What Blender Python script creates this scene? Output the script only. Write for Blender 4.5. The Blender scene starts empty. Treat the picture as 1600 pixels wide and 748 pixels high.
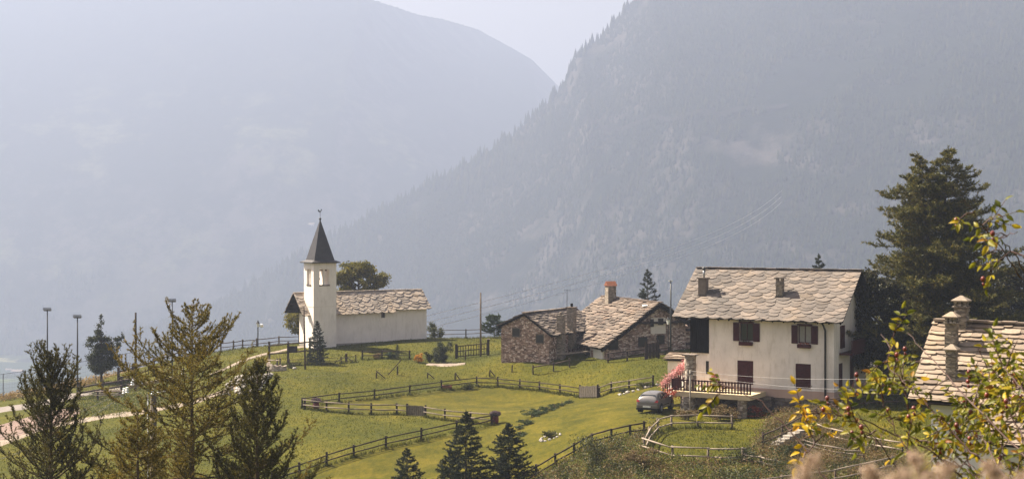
import bpy, math, random
import numpy as np
from mathutils import Vector, Matrix
random.seed(7); np.random.seed(7); rng = np.random.default_rng(7)
R = math.radians; PI = math.pi
sc = bpy.context.scene
col = sc.collection
# ------------------------------------------------------------------ camera, sky, sun, exposure
F = 2222.0; YH = 350.0                       # focal length and horizon row of the photograph, in its pixels
cam = bpy.data.cameras.new('camera'); co = bpy.data.objects.new('camera', cam); col.objects.link(co)
cam.sensor_width = 36.0; cam.lens = F / 1600 * 36; cam.shift_y = -(374 - YH) / 1600
cam.clip_start = 0.1; cam.clip_end = 30000
cam.dof.use_dof = True; cam.dof.focus_distance = 110; cam.dof.aperture_fstop = 13
co.location = (0, 0, 0); co.rotation_euler = (R(90), 0, 0)
sc.camera = co
SUN_EL, SUN_AZ = R(49), R(59)                # azimuth measured from straight ahead (+Y) towards the left
w = bpy.data.worlds.new('World'); sc.world = w; w.use_nodes = True
nt = w.node_tree; bg = nt.nodes['Background']
sky = nt.nodes.new('ShaderNodeTexSky'); sky.sky_type = 'NISHITA'; sky.sun_disc = False
sky.sun_elevation = SUN_EL; sky.sun_rotation = -SUN_AZ; sky.air_density = 1.0; sky.dust_density = 3.0; sky.ozone_density = 0.6; sky.altitude = 900
wm = nt.nodes.new('ShaderNodeMix'); wm.data_type = 'RGBA'; wm.blend_type = 'MULTIPLY'; wm.inputs[0].default_value = 1; wm.inputs[7].default_value = (1.34, .94, .69, 1)
nt.links.new(sky.outputs[0], wm.inputs[6]); nt.links.new(wm.outputs[2], bg.inputs[0]); bg.inputs[1].default_value = 0.05
sd = bpy.data.lights.new('sun', 'SUN'); sd.energy = 5.0; sd.angle = R(0.53); sd.color = (1, .90, .74)
so = bpy.data.objects.new('sun', sd); col.objects.link(so)
sdir = Vector((-math.sin(SUN_AZ) * math.cos(SUN_EL), math.cos(SUN_AZ) * math.cos(SUN_EL), math.sin(SUN_EL)))
so.rotation_euler = sdir.to_track_quat('Z', 'Y').to_euler(); so.location = (-40, 60, 60)
vs = sc.view_settings; vs.view_transform = 'Standard'; vs.look = 'None'; vs.gamma = 1; vs.exposure = 2.15
sc.cycles.volume_bounces = 1; sc.cycles.max_bounces = 8; sc.cycles.transparent_max_bounces = 12
sc.cycles.use_denoising = True
HAZE = 4.2e-4

def P(px, py, d):
    return Vector(((px - 800) / F * d, d, (YH - py) / F * d))

# ------------------------------------------------------------------ materials
def mat(name, rough=.85, spec=.3):
    m = bpy.data.materials.new(name); m.use_nodes = True
    b = m.node_tree.nodes['Principled BSDF']; b.inputs['Roughness'].default_value = rough
    b.inputs['Specular IOR Level'].default_value = spec
    return m, m.node_tree, b
def N(nt, t, **kw):
    n = nt.nodes.new(t)
    for k, v in kw.items(): setattr(n, k, v)
    return n
def coord(nt, scale=(1, 1, 1), kind='Object'):
    tc = N(nt, 'ShaderNodeTexCoord'); mp = N(nt, 'ShaderNodeMapping'); mp.inputs['Scale'].default_value = scale
    nt.links.new(tc.outputs[kind], mp.inputs[0]); return mp.outputs[0]
def noise(nt, vec, s, detail=4, rough=.6):
    n = N(nt, 'ShaderNodeTexNoise'); n.inputs['Scale'].default_value = s; n.inputs['Detail'].default_value = detail
    n.inputs['Roughness'].default_value = rough; nt.links.new(vec, n.inputs['Vector']); return n.outputs['Fac']
def ramp(nt, fac, stops):
    r = N(nt, 'ShaderNodeValToRGB'); e = r.color_ramp.elements
    while len(e) < len(stops): e.new(.5)
    for i, (p, c) in enumerate(stops): e[i].position = p; e[i].color = tuple(c) + (1,)
    nt.links.new(fac, r.inputs[0]); return r.outputs[0]
def mix(nt, fac, a, b, mode='MIX'):
    m = N(nt, 'ShaderNodeMix', data_type='RGBA', blend_type=mode)
    for sock, v in ((m.inputs[0], fac), (m.inputs[6], a), (m.inputs[7], b)):
        if hasattr(v, 'is_linked'): nt.links.new(v, sock)
        elif isinstance(v, (int, float)): sock.default_value = v
        else: sock.default_value = tuple(v) + (1,)
    return m.outputs[2]
def bump(nt, b, h, strength=.4, dist=.05):
    n = N(nt, 'ShaderNodeBump'); n.inputs['Strength'].default_value = strength; n.inputs['Distance'].default_value = dist
    nt.links.new(h, n.inputs['Height']); nt.links.new(n.outputs[0], b.inputs['Normal'])
M = {}
def plain(name, c, rough=.8, spec=.3, var=.15, s=3.0, metal=0, bs=0):
    m, t, b = mat(name, rough, spec); v = coord(t); n = noise(t, v, s, 5)
    lo = [max(0, x * (1 - var)) for x in c]; hi = [min(1, x * (1 + var)) for x in c]
    t.links.new(ramp(t, n, [(.3, lo), (.7, hi)]), b.inputs['Base Color']); b.inputs['Metallic'].default_value = metal
    if bs: bump(t, b, noise(t, v, s * 6, 4), bs, .02)
    M[name] = m; return m
def island(name, stops, rough=.8, var=.25, s=6, spec=.3, bs=.4):
    """each loose piece of the mesh gets its own tone (a slab, a board)"""
    m, t, b = mat(name, rough, spec); g = N(t, 'ShaderNodeNewGeometry'); v = coord(t)
    c = ramp(t, g.outputs['Random Per Island'], [(a, [x * .60 for x in b]) for a, b in stops]); n = noise(t, v, s, 6, .7)
    k = ramp(t, n, [(.25, [1 - var] * 3), (.75, [1 + var * .3] * 3)])
    c = mix(t, 1.0, c, k, 'MULTIPLY'); big = ramp(t, noise(t, v, .55, 5, .65), [(.35, (.74, .76, .78)), (.52, (1, 1, 1)), (.68, (1.12, 1.06, .96))])
    c = mix(t, 1.0, c, big, 'MULTIPLY'); lich = ramp(t, noise(t, v, 5.5, 3, .6), [(.66, (0, 0, 0)), (.72, (.35, .35, .35))])
    t.links.new(mix(t, lich, c, (.20, .17, .09)) if 'slate' in name else c, b.inputs['Base Color'])
    bump(t, b, noise(t, v, s * 4, 5), bs, .03); M[name] = m; return m
def foliage(name, stops, trans=.35, rough=.6, spec=.25, blotch=None, k=.75):
    m, t, b = mat(name, rough, spec); g = N(t, 'ShaderNodeNewGeometry')
    c = ramp(t, g.outputs['Random Per Island'], [(a, [x * k for x in b]) for a, b in stops])
    n = noise(t, coord(t), blotch or .8, 3); c = mix(t, 1.0, c, ramp(t, n, [(.3, (.72, .78, .7)), (.7, (1.22, 1.12, 1))]), 'MULTIPLY')
    t.links.new(c, b.inputs['Base Color'])
    tr = N(t, 'ShaderNodeBsdfTranslucent'); t.links.new(c, tr.inputs[0]); ms = N(t, 'ShaderNodeMixShader'); ms.inputs[0].default_value = trans
    t.links.new(b.outputs[0], ms.inputs[1]); t.links.new(tr.outputs[0], ms.inputs[2])
    t.links.new(ms.outputs[0], t.nodes['Material Output'].inputs['Surface']); M[name] = m; return m
def plaster(name, c, stain=.25):
    m, t, b = mat(name, .9, .2); v = coord(t); vz = coord(t, (1.6, 1.6, .35))
    k = ramp(t, noise(t, v, .6, 6), [(.3, [1 - stain * .5] * 3), (.7, (1, 1, 1))])
    s = ramp(t, noise(t, vz, 1.7, 7, .7), [(.30, [1 - stain * .5, 1 - stain * .55, 1 - stain * .65]), (.5, (1, 1, 1))])
    t.links.new(mix(t, 1.0, mix(t, 1.0, c, k, 'MULTIPLY'), s, 'MULTIPLY'), b.inputs['Base Color'])
    bump(t, b, noise(t, v, 14, 6), .35, .02); M[name] = m; return m
def stone(name, cols, s=3.2, mortar=(.22, .19, .15), flat=1.9, joint=.07):
    m, t, b = mat(name, .92, .2); v = coord(t, (1, 1, flat))
    nn = N(t, 'ShaderNodeTexNoise'); nn.inputs['Scale'].default_value = 4; t.links.new(v, nn.inputs['Vector'])
    vv = mix(t, .06, v, nn.outputs['Color'], 'LINEAR_LIGHT')
    vo = N(t, 'ShaderNodeTexVoronoi'); vo.inputs['Scale'].default_value = s; t.links.new(vv, vo.inputs['Vector'])
    ve = N(t, 'ShaderNodeTexVoronoi', feature='DISTANCE_TO_EDGE'); ve.inputs['Scale'].default_value = s; t.links.new(vv, ve.inputs['Vector'])
    sp = N(t, 'ShaderNodeSeparateColor'); t.links.new(vo.outputs['Color'], sp.inputs[0])
    c = ramp(t, sp.outputs[0], cols); n = noise(t, v, 9, 6, .7)
    c = mix(t, 1.0, c, ramp(t, n, [(.25, (.6, .6, .6)), (.75, (1.15, 1.15, 1.15))]), 'MULTIPLY')
    e = ramp(t, ve.outputs['Distance'], [(0, (0, 0, 0)), (joint, (1, 1, 1))])
    t.links.new(mix(t, e, mortar, c), b.inputs['Base Color'])
    bump(t, b, e, .9, .06); M[name] = m; return m

plaster('plaster_white', (.83, .755, .695), .42); plaster('plaster_cream', (.72, .65, .57), .2); plaster('plaster_chapel', (.83, .76, .70), .28)
plaster('plaster_grey', (.66, .65, .66), .2); plaster('plaster_pink', (.50, .35, .28), .25)
stone('stone_wall', [(0, (.16, .10, .075)), (.35, (.36, .235, .18)), (.7, (.54, .38, .30)), (1, (.85, .70, .60))], 3.9, (.16, .12, .09))
stone('stone_plinth', [(0, (.07, .05, .045)), (.5, (.13, .10, .085)), (1, (.22, .18, .15))], 2.6)
stone('stone_pale', [(0, (.20, .15, .12)), (.4, (.36, .29, .23)), (1, (.58, .50, .42))], 3.6)
stone('stone_stack', [(0, (.18, .15, .12)), (.5, (.32, .27, .21)), (1, (.50, .42, .34))], 4.5, flat=3.2)
island('slate_house', [(0, (.175, .145, .125)), (.4, (.26, .217, .187)), (.8, (.36, .29, .24)), (1, (.21, .17, .14))])
island('slate_chapel', [(0, (.42, .34, .27)), (.5, (.66, .54, .43)), (1, (.52, .44, .37))])
island('slate_old', [(0, (.12, .085, .062)), (.3, (.21, .158, .12)), (.7, (.32, .245, .19)), (1, (.22, .145, .105))], bs=.7)
island('slate_annexe', [(0, (.14, .11, .09)), (.4, (.25, .20, .16)), (.8, (.42, .34, .28)), (1, (.20, .15, .12))], bs=.7)
island('slate_cottage', [(0, (.32, .24, .18)), (.4, (.46, .36, .27)), (.8, (.60, .47, .35)), (1, (.38, .27, .20))], bs=.6)
plain('timber_dark', (.028, .018, .013), .85, .2, .45, 5, bs=.3)
plain('timber_black', (.008, .007, .006), .9, .1, .4, 4)
plain('timber_red', (.05, .009, .009), .7, .2, .25, 4)
plain('timber_grey', (.14, .112, .088), .9, .2, .35, 6, bs=.4)
plain('timber_pale', (.27, .22, .175), .9, .2, .3, 6, bs=.4)
plain('timber_mid', (.075, .052, .038), .9, .2, .45, 5, bs=.4)
plain('spire_metal', (.03, .027, .026), .5, .35, .25, 2)
plain('metal_dark', (.03, .032, .034), .5, .5, .2, 4); plain('metal_grey', (.30, .31, .32), .45, .5, .15, 4, metal=.7)
plain('iron', (.02, .02, .02), .5, .4); plain('bronze', (.10, .08, .05), .4, .5, metal=.8)
plain('gate_wood', (.085, .07, .056), .9, .2, .35, 6, bs=.4); plain('wire_pale', (.62, .60, .58), .5, .3, .05); plain('terracotta', (.20, .075, .04), .8, .2, .25, 5); plain('brick_red', (.34, .15, .09), .9, .2, .4, 9, bs=.5)
plain('concrete', (.28, .25, .215), .9, .2, .2, 4, bs=.3); plain('terrace_edge', (.52, .42, .27), .8, .2, .12, 3)
plain('porcelain', (.8, .8, .8), .25, .5, .03); plain('rock', (.36, .33, .30), .9, .2, .3, 3, bs=.6)
plain('rock_dark', (.17, .15, .13), .9, .2, .4, 3, bs=.6)
plain('glass_dark', (.02, .025, .028), .08, .6, .2); plain('curtain', (.30, .29, .26), .9, .1, .15, 5)
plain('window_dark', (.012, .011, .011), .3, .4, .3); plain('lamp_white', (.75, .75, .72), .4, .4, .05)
plain('bark', (.075, .055, .042), .95, .1, .5, 8, bs=.8); plain('bark_larch', (.11, .075, .052), .95, .1, .5, 8, bs=.8)
plain('stem_red', (.06, .028, .022), .6, .3, .35, 30); plain('hip', (.16, .03, .022), .3, .5, .4, 40)
plain('rubber', (.015, .015, .015), .8, .2); plain('wire', (.34, .33, .32), .5, .3, .05); plain('cable_dark', (.12, .12, .12), .6, .3, .05)
plain('paint_red', (.14, .025, .02), .6, .3, .2, 4); plain('soil', (.13, .09, .06), .95, .1, .4, 3)
plain('window_white', (.7, .68, .64), .6, .3, .05)
foliage('larch_needles', [(0, (.07, .058, .011)), (.5, (.125, .100, .016)), (.85, (.18, .138, .020)), (1, (.26, .18, .035))], .42, k=1.02)
foliage('larch_dark', [(0, (.045, .045, .012)), (.6, (.085, .078, .016)), (1, (.14, .115, .022))], .35, k=.85)
foliage('conifer_big', [(0, (.026, .030, .008)), (.6, (.055, .056, .011)), (1, (.12, .09, .015))], .25, k=1.7)
foliage('spruce', [(0, (.016, .026, .012)), (.6, (.030, .044, .016)), (1, (.055, .070, .022))], .15)
foliage('oak_leaf', [(0, (.09, .095, .012)), (.6, (.18, .165, .02)), (1, (.30, .25, .03))], .4)
foliage('dark_leaf', [(0, (.022, .032, .012)), (.6, (.045, .058, .018)), (1, (.09, .10, .035))], .25)
foliage('walnut_leaf', [(0, (.018, .022, .009)), (.6, (.038, .042, .014)), (1, (.12, .105, .045))], .2)
foliage('bush_leaf', [(0, (.04, .055, .014)), (.6, (.08, .09, .02)), (1, (.15, .13, .03))], .3)
foliage('juniper', [(0, (.025, .05, .014)), (.6, (.05, .085, .02)), (1, (.09, .12, .03))], .2)
foliage('scrub_brown', [(0, (.07, .045, .022)), (.35, (.14, .085, .04)), (.6, (.20, .13, .06)), (.8, (.10, .10, .025)), (1, (.26, .20, .12))], .3, k=1.05)
foliage('scrub_green', [(0, (.04, .055, .012)), (.5, (.09, .11, .02)), (.8, (.16, .16, .03)), (1, (.20, .15, .05))], .35, k=1.05)
foliage('grass_blade', [(0, (.055, .072, .003)), (.5, (.090, .100, .005)), (.9, (.14, .13, .010)), (1, (.24, .21, .06))], .35)
foliage('dry_grass', [(0, (.30, .20, .09)), (.6, (.42, .30, .14)), (1, (.22, .17, .06))], .35)
foliage('pink_flower', [(0, (.06, .09, .02)), (.28, (.52, .20, .23)), (.7, (.68, .33, .36)), (1, (.80, .52, .54))], .3, k=1.0)
foliage('red_flower', [(0, (.07, .09, .02)), (.4, (.50, .07, .05)), (.8, (.75, .16, .10)), (1, (.8, .42, .25))], .3)
foliage('orange_flower', [(0, (.08, .09, .02)), (.35, (.55, .22, .02)), (.8, (.75, .36, .03)), (1, (.8, .5, .06))], .3)
foliage('purple_flower', [(0, (.05, .06, .02)), (.4, (.13, .07, .12)), (1, (.26, .17, .22))], .3)
foliage('rose_leaf', [(0, (.10, .12, .02)), (.4, (.20, .21, .025)), (.7, (.36, .32, .03)), (.93, (.58, .43, .03)), (1, (.30, .12, .03))], .5, .45, blotch=14, k=.85)
foliage('rose_leaf_yellow', [(0, (.62, .40, .02)), (.6, (.85, .58, .03)), (1, (.80, .35, .02))], .5, .45, blotch=14, k=.85)
foliage('seed_plume', [(0, (.40, .28, .22)), (.5, (.58, .43, .36)), (1, (.74, .58, .50))], .4, k=.85)
foliage('forest', [(0, (.014, .020, .010)), (.6, (.022, .030, .013)), (.9, (.034, .038, .016)), (1, (.05, .045, .02))], .0, .95, 0, blotch=.004, k=.8)

# ------------------------------------------------------------------ mesh helpers
class MB:
    def __init__(s): s.v = []; s.f = []
    def add(s, vs, fs):
        o = len(s.v); s.v += [tuple(v) for v in vs]; s.f += [tuple(i + o for i in f) for f in fs]; return s
    def box(s, x0, x1, y0, y1, z0, z1, bev=0):
        if bev: return s.bbox(x0, x1, y0, y1, z0, z1, bev)
        return s.add([(x0, y0, z0), (x1, y0, z0), (x1, y1, z0), (x0, y1, z0), (x0, y0, z1), (x1, y0, z1), (x1, y1, z1), (x0, y1, z1)],
                     [(0, 3, 2, 1), (4, 5, 6, 7), (0, 1, 5, 4), (1, 2, 6, 5), (2, 3, 7, 6), (3, 0, 4, 7)])
    def prism(s, poly, axis, a, b):
        """2-D polygon extruded along an axis between a and b"""
        def q(p, t): return {'x': (t, p[0], p[1]), 'y': (p[0], t, p[1]), 'z': (p[0], p[1], t)}[axis]
        n = len(poly); return s.add([q(p, a) for p in poly] + [q(p, b) for p in poly],
              [tuple(range(n)), tuple(range(2 * n - 1, n - 1, -1))] + [(i, i + n, (i + 1) % n + n, (i + 1) % n) for i in range(n)])
    def beam(s, a, b, w, h=None, up=(0, 0, 1)):
        a = Vector(a); b = Vector(b); h = h or w; d = (b - a); d.normalize(); u = Vector(up)
        if abs(d.dot(u)) > .95: u = Vector((0, 1, 0))
        r = d.cross(u).normalized(); u = r.cross(d); r = r * w / 2; u = u * h / 2
        return s.add([a - r - u, a + r - u, a + r + u, a - r + u, b - r - u, b + r - u, b + r + u, b - r + u],
                     [(0, 1, 2, 3), (7, 6, 5, 4), (0, 4, 5, 1), (1, 5, 6, 2), (2, 6, 7, 3), (3, 7, 4, 0)])
    def tube(s, pts, rad, n=6, cap=True):
        pts = [Vector(p) for p in pts]; m = len(pts)
        if not hasattr(rad, '__len__'): rad = [rad] * m
        vs = []; ref = Vector((0.3, 1, .2)).normalized()
        for i, p in enumerate(pts):
            d = (pts[min(i + 1, m - 1)] - pts[max(i - 1, 0)]).normalized(); r = d.cross(ref)
            if r.length < .1: r = d.cross(Vector((1, 0, 0)))
            r.normalize(); u = d.cross(r)
            vs += [p + (r * math.cos(2 * PI * k / n) + u * math.sin(2 * PI * k / n)) * rad[i] for k in range(n)]
        fs = [(i * n + k, i * n + (k + 1) % n, (i + 1) * n + (k + 1) % n, (i + 1) * n + k) for i in range(m - 1) for k in range(n)]
        if cap: fs += [tuple(range(n - 1, -1, -1)), tuple(range((m - 1) * n, m * n))]
        return s.add(vs, fs)
    def ball(s, c, r, n=8, m=6, sz=1, jit=0):
        vs = []; c = Vector(c)
        for i in range(m + 1):
            th = PI * i / m
            for k in range(n):
                j = 1 + random.uniform(-jit, jit); vs.append(c + Vector((math.sin(th) * math.cos(2 * PI * k / n) * r * j, math.sin(th) * math.sin(2 * PI * k / n) * r * j, math.cos(th) * r * sz * j)))
        return s.add(vs, [(i * n + k, (i + 1) * n + k, (i + 1) * n + (k + 1) % n, i * n + (k + 1) % n) for i in range(m) for k in range(n)])
    def build(s, name, m, parent=None, smooth=False):
        me = bpy.data.meshes.new(name); me.from_pydata(s.v, [], s.f); me.update()
        o = bpy.data.objects.new(name, me); col.objects.link(o); me.materials.append(M[m] if isinstance(m, str) else m)
        if smooth:
            for p in me.polygons: p.use_smooth = True
        if parent: o.parent = parent
        return o
def mesh_np(name, V, Fc, m, parent=None, smooth=False):
    """V (n,3), Fc (m,k) with constant k"""
    me = bpy.data.meshes.new(name); V = np.asarray(V, np.float32); Fc = np.asarray(Fc, np.int32); k = Fc.shape[1]
    me.vertices.add(len(V)); me.vertices.foreach_set('co', V.ravel())
    me.loops.add(Fc.size); me.loops.foreach_set('vertex_index', Fc.ravel())
    me.polygons.add(len(Fc)); me.polygons.foreach_set('loop_start', np.arange(0, Fc.size, k, dtype=np.int32))
    me.polygons.foreach_set('loop_total', np.full(len(Fc), k, np.int32))
    if smooth: me.polygons.foreach_set('use_smooth', np.ones(len(Fc), bool))
    me.update(calc_edges=True); me.validate()
    o = bpy.data.objects.new(name, me); col.objects.link(o); me.materials.append(M[m] if isinstance(m, str) else m)
    if parent: o.parent = parent
    return o
def tag(o, label=None, cat=None, group=None, kind=None):
    if label: o['label'] = label
    if cat: o['category'] = cat
    if group: o['group'] = group
    if kind: o['kind'] = kind
    return o
def empty(name, loc, rz=0, label=None, cat=None, group=None):
    o = bpy.data.objects.new(name, None); col.objects.link(o); o.location = loc; o.rotation_euler = (0, 0, rz); o.empty_display_size = .3
    return tag(o, label, cat, group)
def copy_thing(root, loc, rz=0, scale=1, label=None):
    r = root.copy(); col.objects.link(r); r.location = loc; r.rotation_euler = (0, 0, rz); r.scale = (scale,) * 3
    if label: r['label'] = label
    for ch in list(root.children):
        c = ch.copy(); col.objects.link(c); c.parent = r
        for g in ch.children:
            d = g.copy(); col.objects.link(d); d.parent = c
    return r

# ------------------------------------------------------------------ the ground near the hamlet
CP = [(490,543,165),(540,538,168),(600,530,172),(668,525,176),(540,572,150),(440,585,143),(620,566,152),(700,569,152),(745,560,155),(690,560,157),
 (700,525,180),(745,524,182),(785,522,183),(800,561,148),(845,562,146),(900,562,146),(950,561,143),(1040,561,138),(900,592,138),(1000,588,128),
 (918,620,130),(955,613,128),(983,608,126),(1020,603,124),(745,603,143),(690,609,140),(640,616,136),(585,624,131),(530,629,129),(472,637,127),
 (778,604,142),(812,607,140),(843,610,138),(875,615,135),(510,643,124),(545,646,122),(580,647,122),(620,647,122),(665,651,120),(695,656,118),(770,662,115),
 (658,688,110),(603,700,108),(553,714,106),(510,727,104),(460,746,102),(640,748,100),(740,748,97),(700,700,108),(860,684,103),(830,650,115),(880,630,122),
 (838,748,92),(870,730,93),(897,714,94),(925,700,94),(985,683,94),(800,748,93),(1022,646,104),(1060,640,108),(1085,655,105),
 (1005,708,88),(1051,721,87),(1106,723,86),(1161,723,86),(1028,672,96),(1049,670,97),(1090,669,98),(1144,670,98),(1000,748,83),(1100,748,82),(900,748,86),
 (1180,650,106),(1290,641,103.5),(1330,628,106),(1380,574,125),(1340,570,128),(1400,610,111),(1375,634,104),(1440,636,103),(1380,655,98),(1400,690,90),
 (1190,705,90),(1240,692,93),(1265,665,98),(1250,748,83),(1330,722,86),(1400,712,86),(1200,748,82),
 (300,748,100),(300,690,115),(200,645,130),(0,748,105),(0,690,122),(0,632,150),(20,648,142),(120,612,152),(60,617,154),(150,606,153),(330,622,135),
 (240,588,156),(300,562,160),(370,547,166),(415,534,173),(440,546,166),(410,592,140),(430,640,128),(440,700,112),(150,660,128),(180,620,146),(230,612,146)]
ctl = [tuple(P(*c)) for c in CP]
ctl += [(0,0,-1.75),(-8,0,-2.2),(8,0,-1.6),(0,10,-4.3),(0,25,-9),(0,45,-13.2),(-20,50,-16.5),(20,50,-13),(28,62,-13.4),(-15,80,-17.6),(0,78,-16),(25,78,-13.8),
        (-35,30,-13),(35,30,-9.5),(0,-20,3),(-45,90,-19),(60,60,-13),(60,100,-13.2),(60,140,-13.4),(60,180,-14),(-80,120,-22),(-80,60,-20),(-80,160,-22),(-60,0,-6),(60,0,0),
        (25,170,-13.3),(40,130,-13.0),(35,190,-13.8),(32,150,-13.2),(0,195,-13.4),(-30,185,-14.3)]
C = np.array(ctl)
def _k(r2): return .5 * r2 * np.log(r2 + 1e-9)
n_ = len(C); d2 = ((C[:, None, :2] - C[None, :, :2]) ** 2).sum(-1)
A = np.zeros((n_ + 3, n_ + 3)); A[:n_, :n_] = _k(d2) + np.eye(n_) * 2.0
A[:n_, n_] = 1; A[:n_, n_ + 1:] = C[:, :2]; A[n_:, :n_] = A[:n_, n_:].T
W = np.linalg.solve(A, np.concatenate([C[:, 2], [0, 0, 0]]))
EX = [-120, -70, -50, -30, 0, 40, 120]; EY = [145, 156, 163, 175, 187, 195, 195]
def _tps(x, y):
    sh = x.shape; x = x.ravel(); y = y.ravel(); out = np.zeros_like(x)
    for i in range(0, len(x), 20000):
        a, b = x[i:i + 20000], y[i:i + 20000]
        out[i:i + 20000] = _k((a[:, None] - C[:, 0]) ** 2 + (b[:, None] - C[:, 1]) ** 2) @ W[:n_] + W[n_] + W[n_ + 1] * a + W[n_ + 2] * b
    e = np.interp(x, EX, EY); t = y - e; out -= .30 * (np.sqrt(t * t + 9) + t)
    return out.reshape(sh)
# smooth pseudo noise from sines, for relief
_sn = [(random.uniform(-1, 1), random.uniform(-1, 1), random.uniform(0, 6.28)) for _ in range(24)]
def sines(x, y, f, n=8, o=0):
    r = 0
    for i in range(n):
        a, b, c = _sn[(i + o) % 24]; r = r + np.sin((x * a + y * b) * f * (1 + .37 * i) + c * (i + 1)) / (1 + .25 * i)
    return r / n
X0, X1, Y0, Y1, ST = -110.0, 110.0, -20.0, 290.0, .5
gx = np.arange(X0, X1 + .01, ST); gy = np.arange(Y0, Y1 + .01, ST)
GX, GY = np.meshgrid(gx, gy)
cx_, cy_ = GX[::4, ::4], GY[::4, ::4]
Zc = _tps(cx_, cy_)
from_i = np.linspace(0, Zc.shape[0] - 1, len(gy)); from_j = np.linspace(0, Zc.shape[1] - 1, len(gx))
def _up(Z):
    i0 = np.clip(from_i.astype(int), 0, Z.shape[0] - 2); fi = (from_i - i0)[:, None]
    j0 = np.clip(from_j.astype(int), 0, Z.shape[1] - 2); fj = (from_j - j0)[None, :]
    a = Z[i0] * (1 - fi) + Z[i0 + 1] * fi; return a[:, j0] * (1 - fj) + a[:, j0 + 1] * fj
GZ = _up(Zc)
lawn_like = np.exp(-(((GX - 5) / 22) ** 2 + ((GY - 108) / 22) ** 2) ** 2)
GZ += (sines(GX, GY, 1.3) * .10 + sines(GX, GY, 3.1, 8, 5) * .05) * (1 - .75 * lawn_like)
def H(x, y):
    fx = (x - X0) / ST; fy = (y - Y0) / ST
    i = min(max(int(fy), 0), len(gy) - 2); j = min(max(int(fx), 0), len(gx) - 2); u = fx - j; v = fy - i
    return float((GZ[i, j] * (1 - u) + GZ[i, j + 1] * u) * (1 - v) + (GZ[i + 1, j] * (1 - u) + GZ[i + 1, j + 1] * u) * v)
def Hn(x, y):
    fx = (x - X0) / ST; fy = (y - Y0) / ST
    i = np.clip(fy.astype(int), 0, len(gy) - 2); j = np.clip(fx.astype(int), 0, len(gx) - 2); u = fx - j; v = fy - i
    return (GZ[i, j] * (1 - u) + GZ[i, j + 1] * u) * (1 - v) + (GZ[i + 1, j] * (1 - u) + GZ[i + 1, j + 1] * u) * v
def G(px, py, d0=75):
    """the point of the ground seen at a pixel of the photograph"""
    kx = (px - 800) / F; kz = (YH - py) / F; d = d0
    while d < 200:
        if kz * d <= H(kx * d, d):
            for _ in range(5):
                if kz * d <= H(kx * d, d): d -= .1
            break
        d += .25
    return Vector((kx * d, d, H(kx * d, d)))
def at(px, d):
    x = (px - 800) / F * d; return Vector((x, d, H(x, d)))

def ground_mat():
    m, t, b = mat('meadow', .95, .1); v = coord(t, (1, 1, 1))
    n1 = noise(t, v, .11, 6, .65); n2 = noise(t, v, 1.5, 6, .7); n3 = noise(t, coord(t, (1, .45, 1)), 6, 5, .75); n4 = noise(t, v, .35, 4)
    c = ramp(t, n1, [(.3, (.036, .041, .002)), (.5, (.062, .061, .003)), (.7, (.094, .080, .006))])
    c = mix(t, 1.0, c, ramp(t, n2, [(.28, (.55, .62, .5)), (.5, (1, 1, 1)), (.75, (1.35, 1.22, 1.1))]), 'MULTIPLY')
    c = mix(t, 1.0, c, ramp(t, n3, [(.3, (.6, .64, .6)), (.7, (1.25, 1.22, 1.15))]), 'MULTIPLY')
    at_ = N(t, 'ShaderNodeAttribute'); at_.attribute_name = 'zone'; sp = N(t, 'ShaderNodeSeparateColor'); t.links.new(at_.outputs['Color'], sp.inputs[0])
    lawn = ramp(t, n4, [(.3, (.044, .045, .002)), (.5, (.070, .064, .003)), (.7, (.104, .086, .008))]); n5 = noise(t, coord(t, (1, .3, 1)), 3.2, 6, .75)
    lawn = mix(t, 1.0, lawn, ramp(t, n5, [(.3, (.66, .70, .6)), (.7, (1.22, 1.16, 1.1))]), 'MULTIPLY')
    lawn = mix(t, 1.0, lawn, ramp(t, noise(t, coord(t, (1, 1, 1)), .9, 7, .75), [(.36, (.78, .80, .74)), (.5, (1, 1, 1)), (.68, (1.16, 1.06, 1.0))]), 'MULTIPLY')
    c = mix(t, sp.outputs[0], c, lawn)
    scrub = ramp(t, n2, [(.3, (.04, .045, .010)), (.5, (.075, .085, .012)), (.65, (.11, .095, .025)), (.8, (.16, .12, .05))])
    c = mix(t, sp.outputs[1], c, scrub)
    dry = ramp(t, n2, [(.3, (.15, .10, .05)), (.7, (.24, .17, .09))]); c = mix(t, sp.outputs[2], c, dry)
    t.links.new(c, b.inputs['Base Color']); h = mix(t, .5, n2, n3); bump(t, b, h, .8, .14)
    return m
M['meadow'] = ground_mat()
ny, nx = GX.shape
idx = np.arange(ny * nx).reshape(ny, nx)
quads = np.stack([idx[:-1, :-1], idx[:-1, 1:], idx[1:, 1:], idx[1:, :-1]], -1).reshape(-1, 4)
ground = mesh_np('ground', np.stack([GX, GY, GZ], -1).reshape(-1, 3), quads, 'meadow', smooth=True); tag(ground, kind='structure')
def inpoly(x, y, poly):
    r = np.zeros(x.shape, bool); n = len(poly)
    for i in range(n):
        ax, ay = poly[i]; bx, by = poly[(i + 1) % n]
        c = ((ay > y) != (by > y)) & (x < (bx - ax) * (y - ay) / (by - ay + 1e-9) + ax); r ^= c
    return r
def gp(pts): return [tuple(G(*p)[:2]) for p in pts]
LAWN = gp([(474,634),(530,627),(640,614),(745,601),(830,607),(905,618),(1018,600)]) + [(16, 118), (15.5, 108), (13, 102)] + gp([(1028,672),(985,681),(925,698),(870,729),(838,747)]) + [(0, 84), (-12, 90)] + gp([(462,745),(510,726),(553,713),(603,698),(658,687),(768,663),(735,658),(665,650),(580,646),(510,642)])
BANK = gp([(1028,670),(985,684),(925,700),(870,731),(838,748)]) + [(2, 74), (20, 74)] + gp([(1240,747),(1210,722),(1161,722),(1106,722),(1051,720),(1006,706)])
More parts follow.
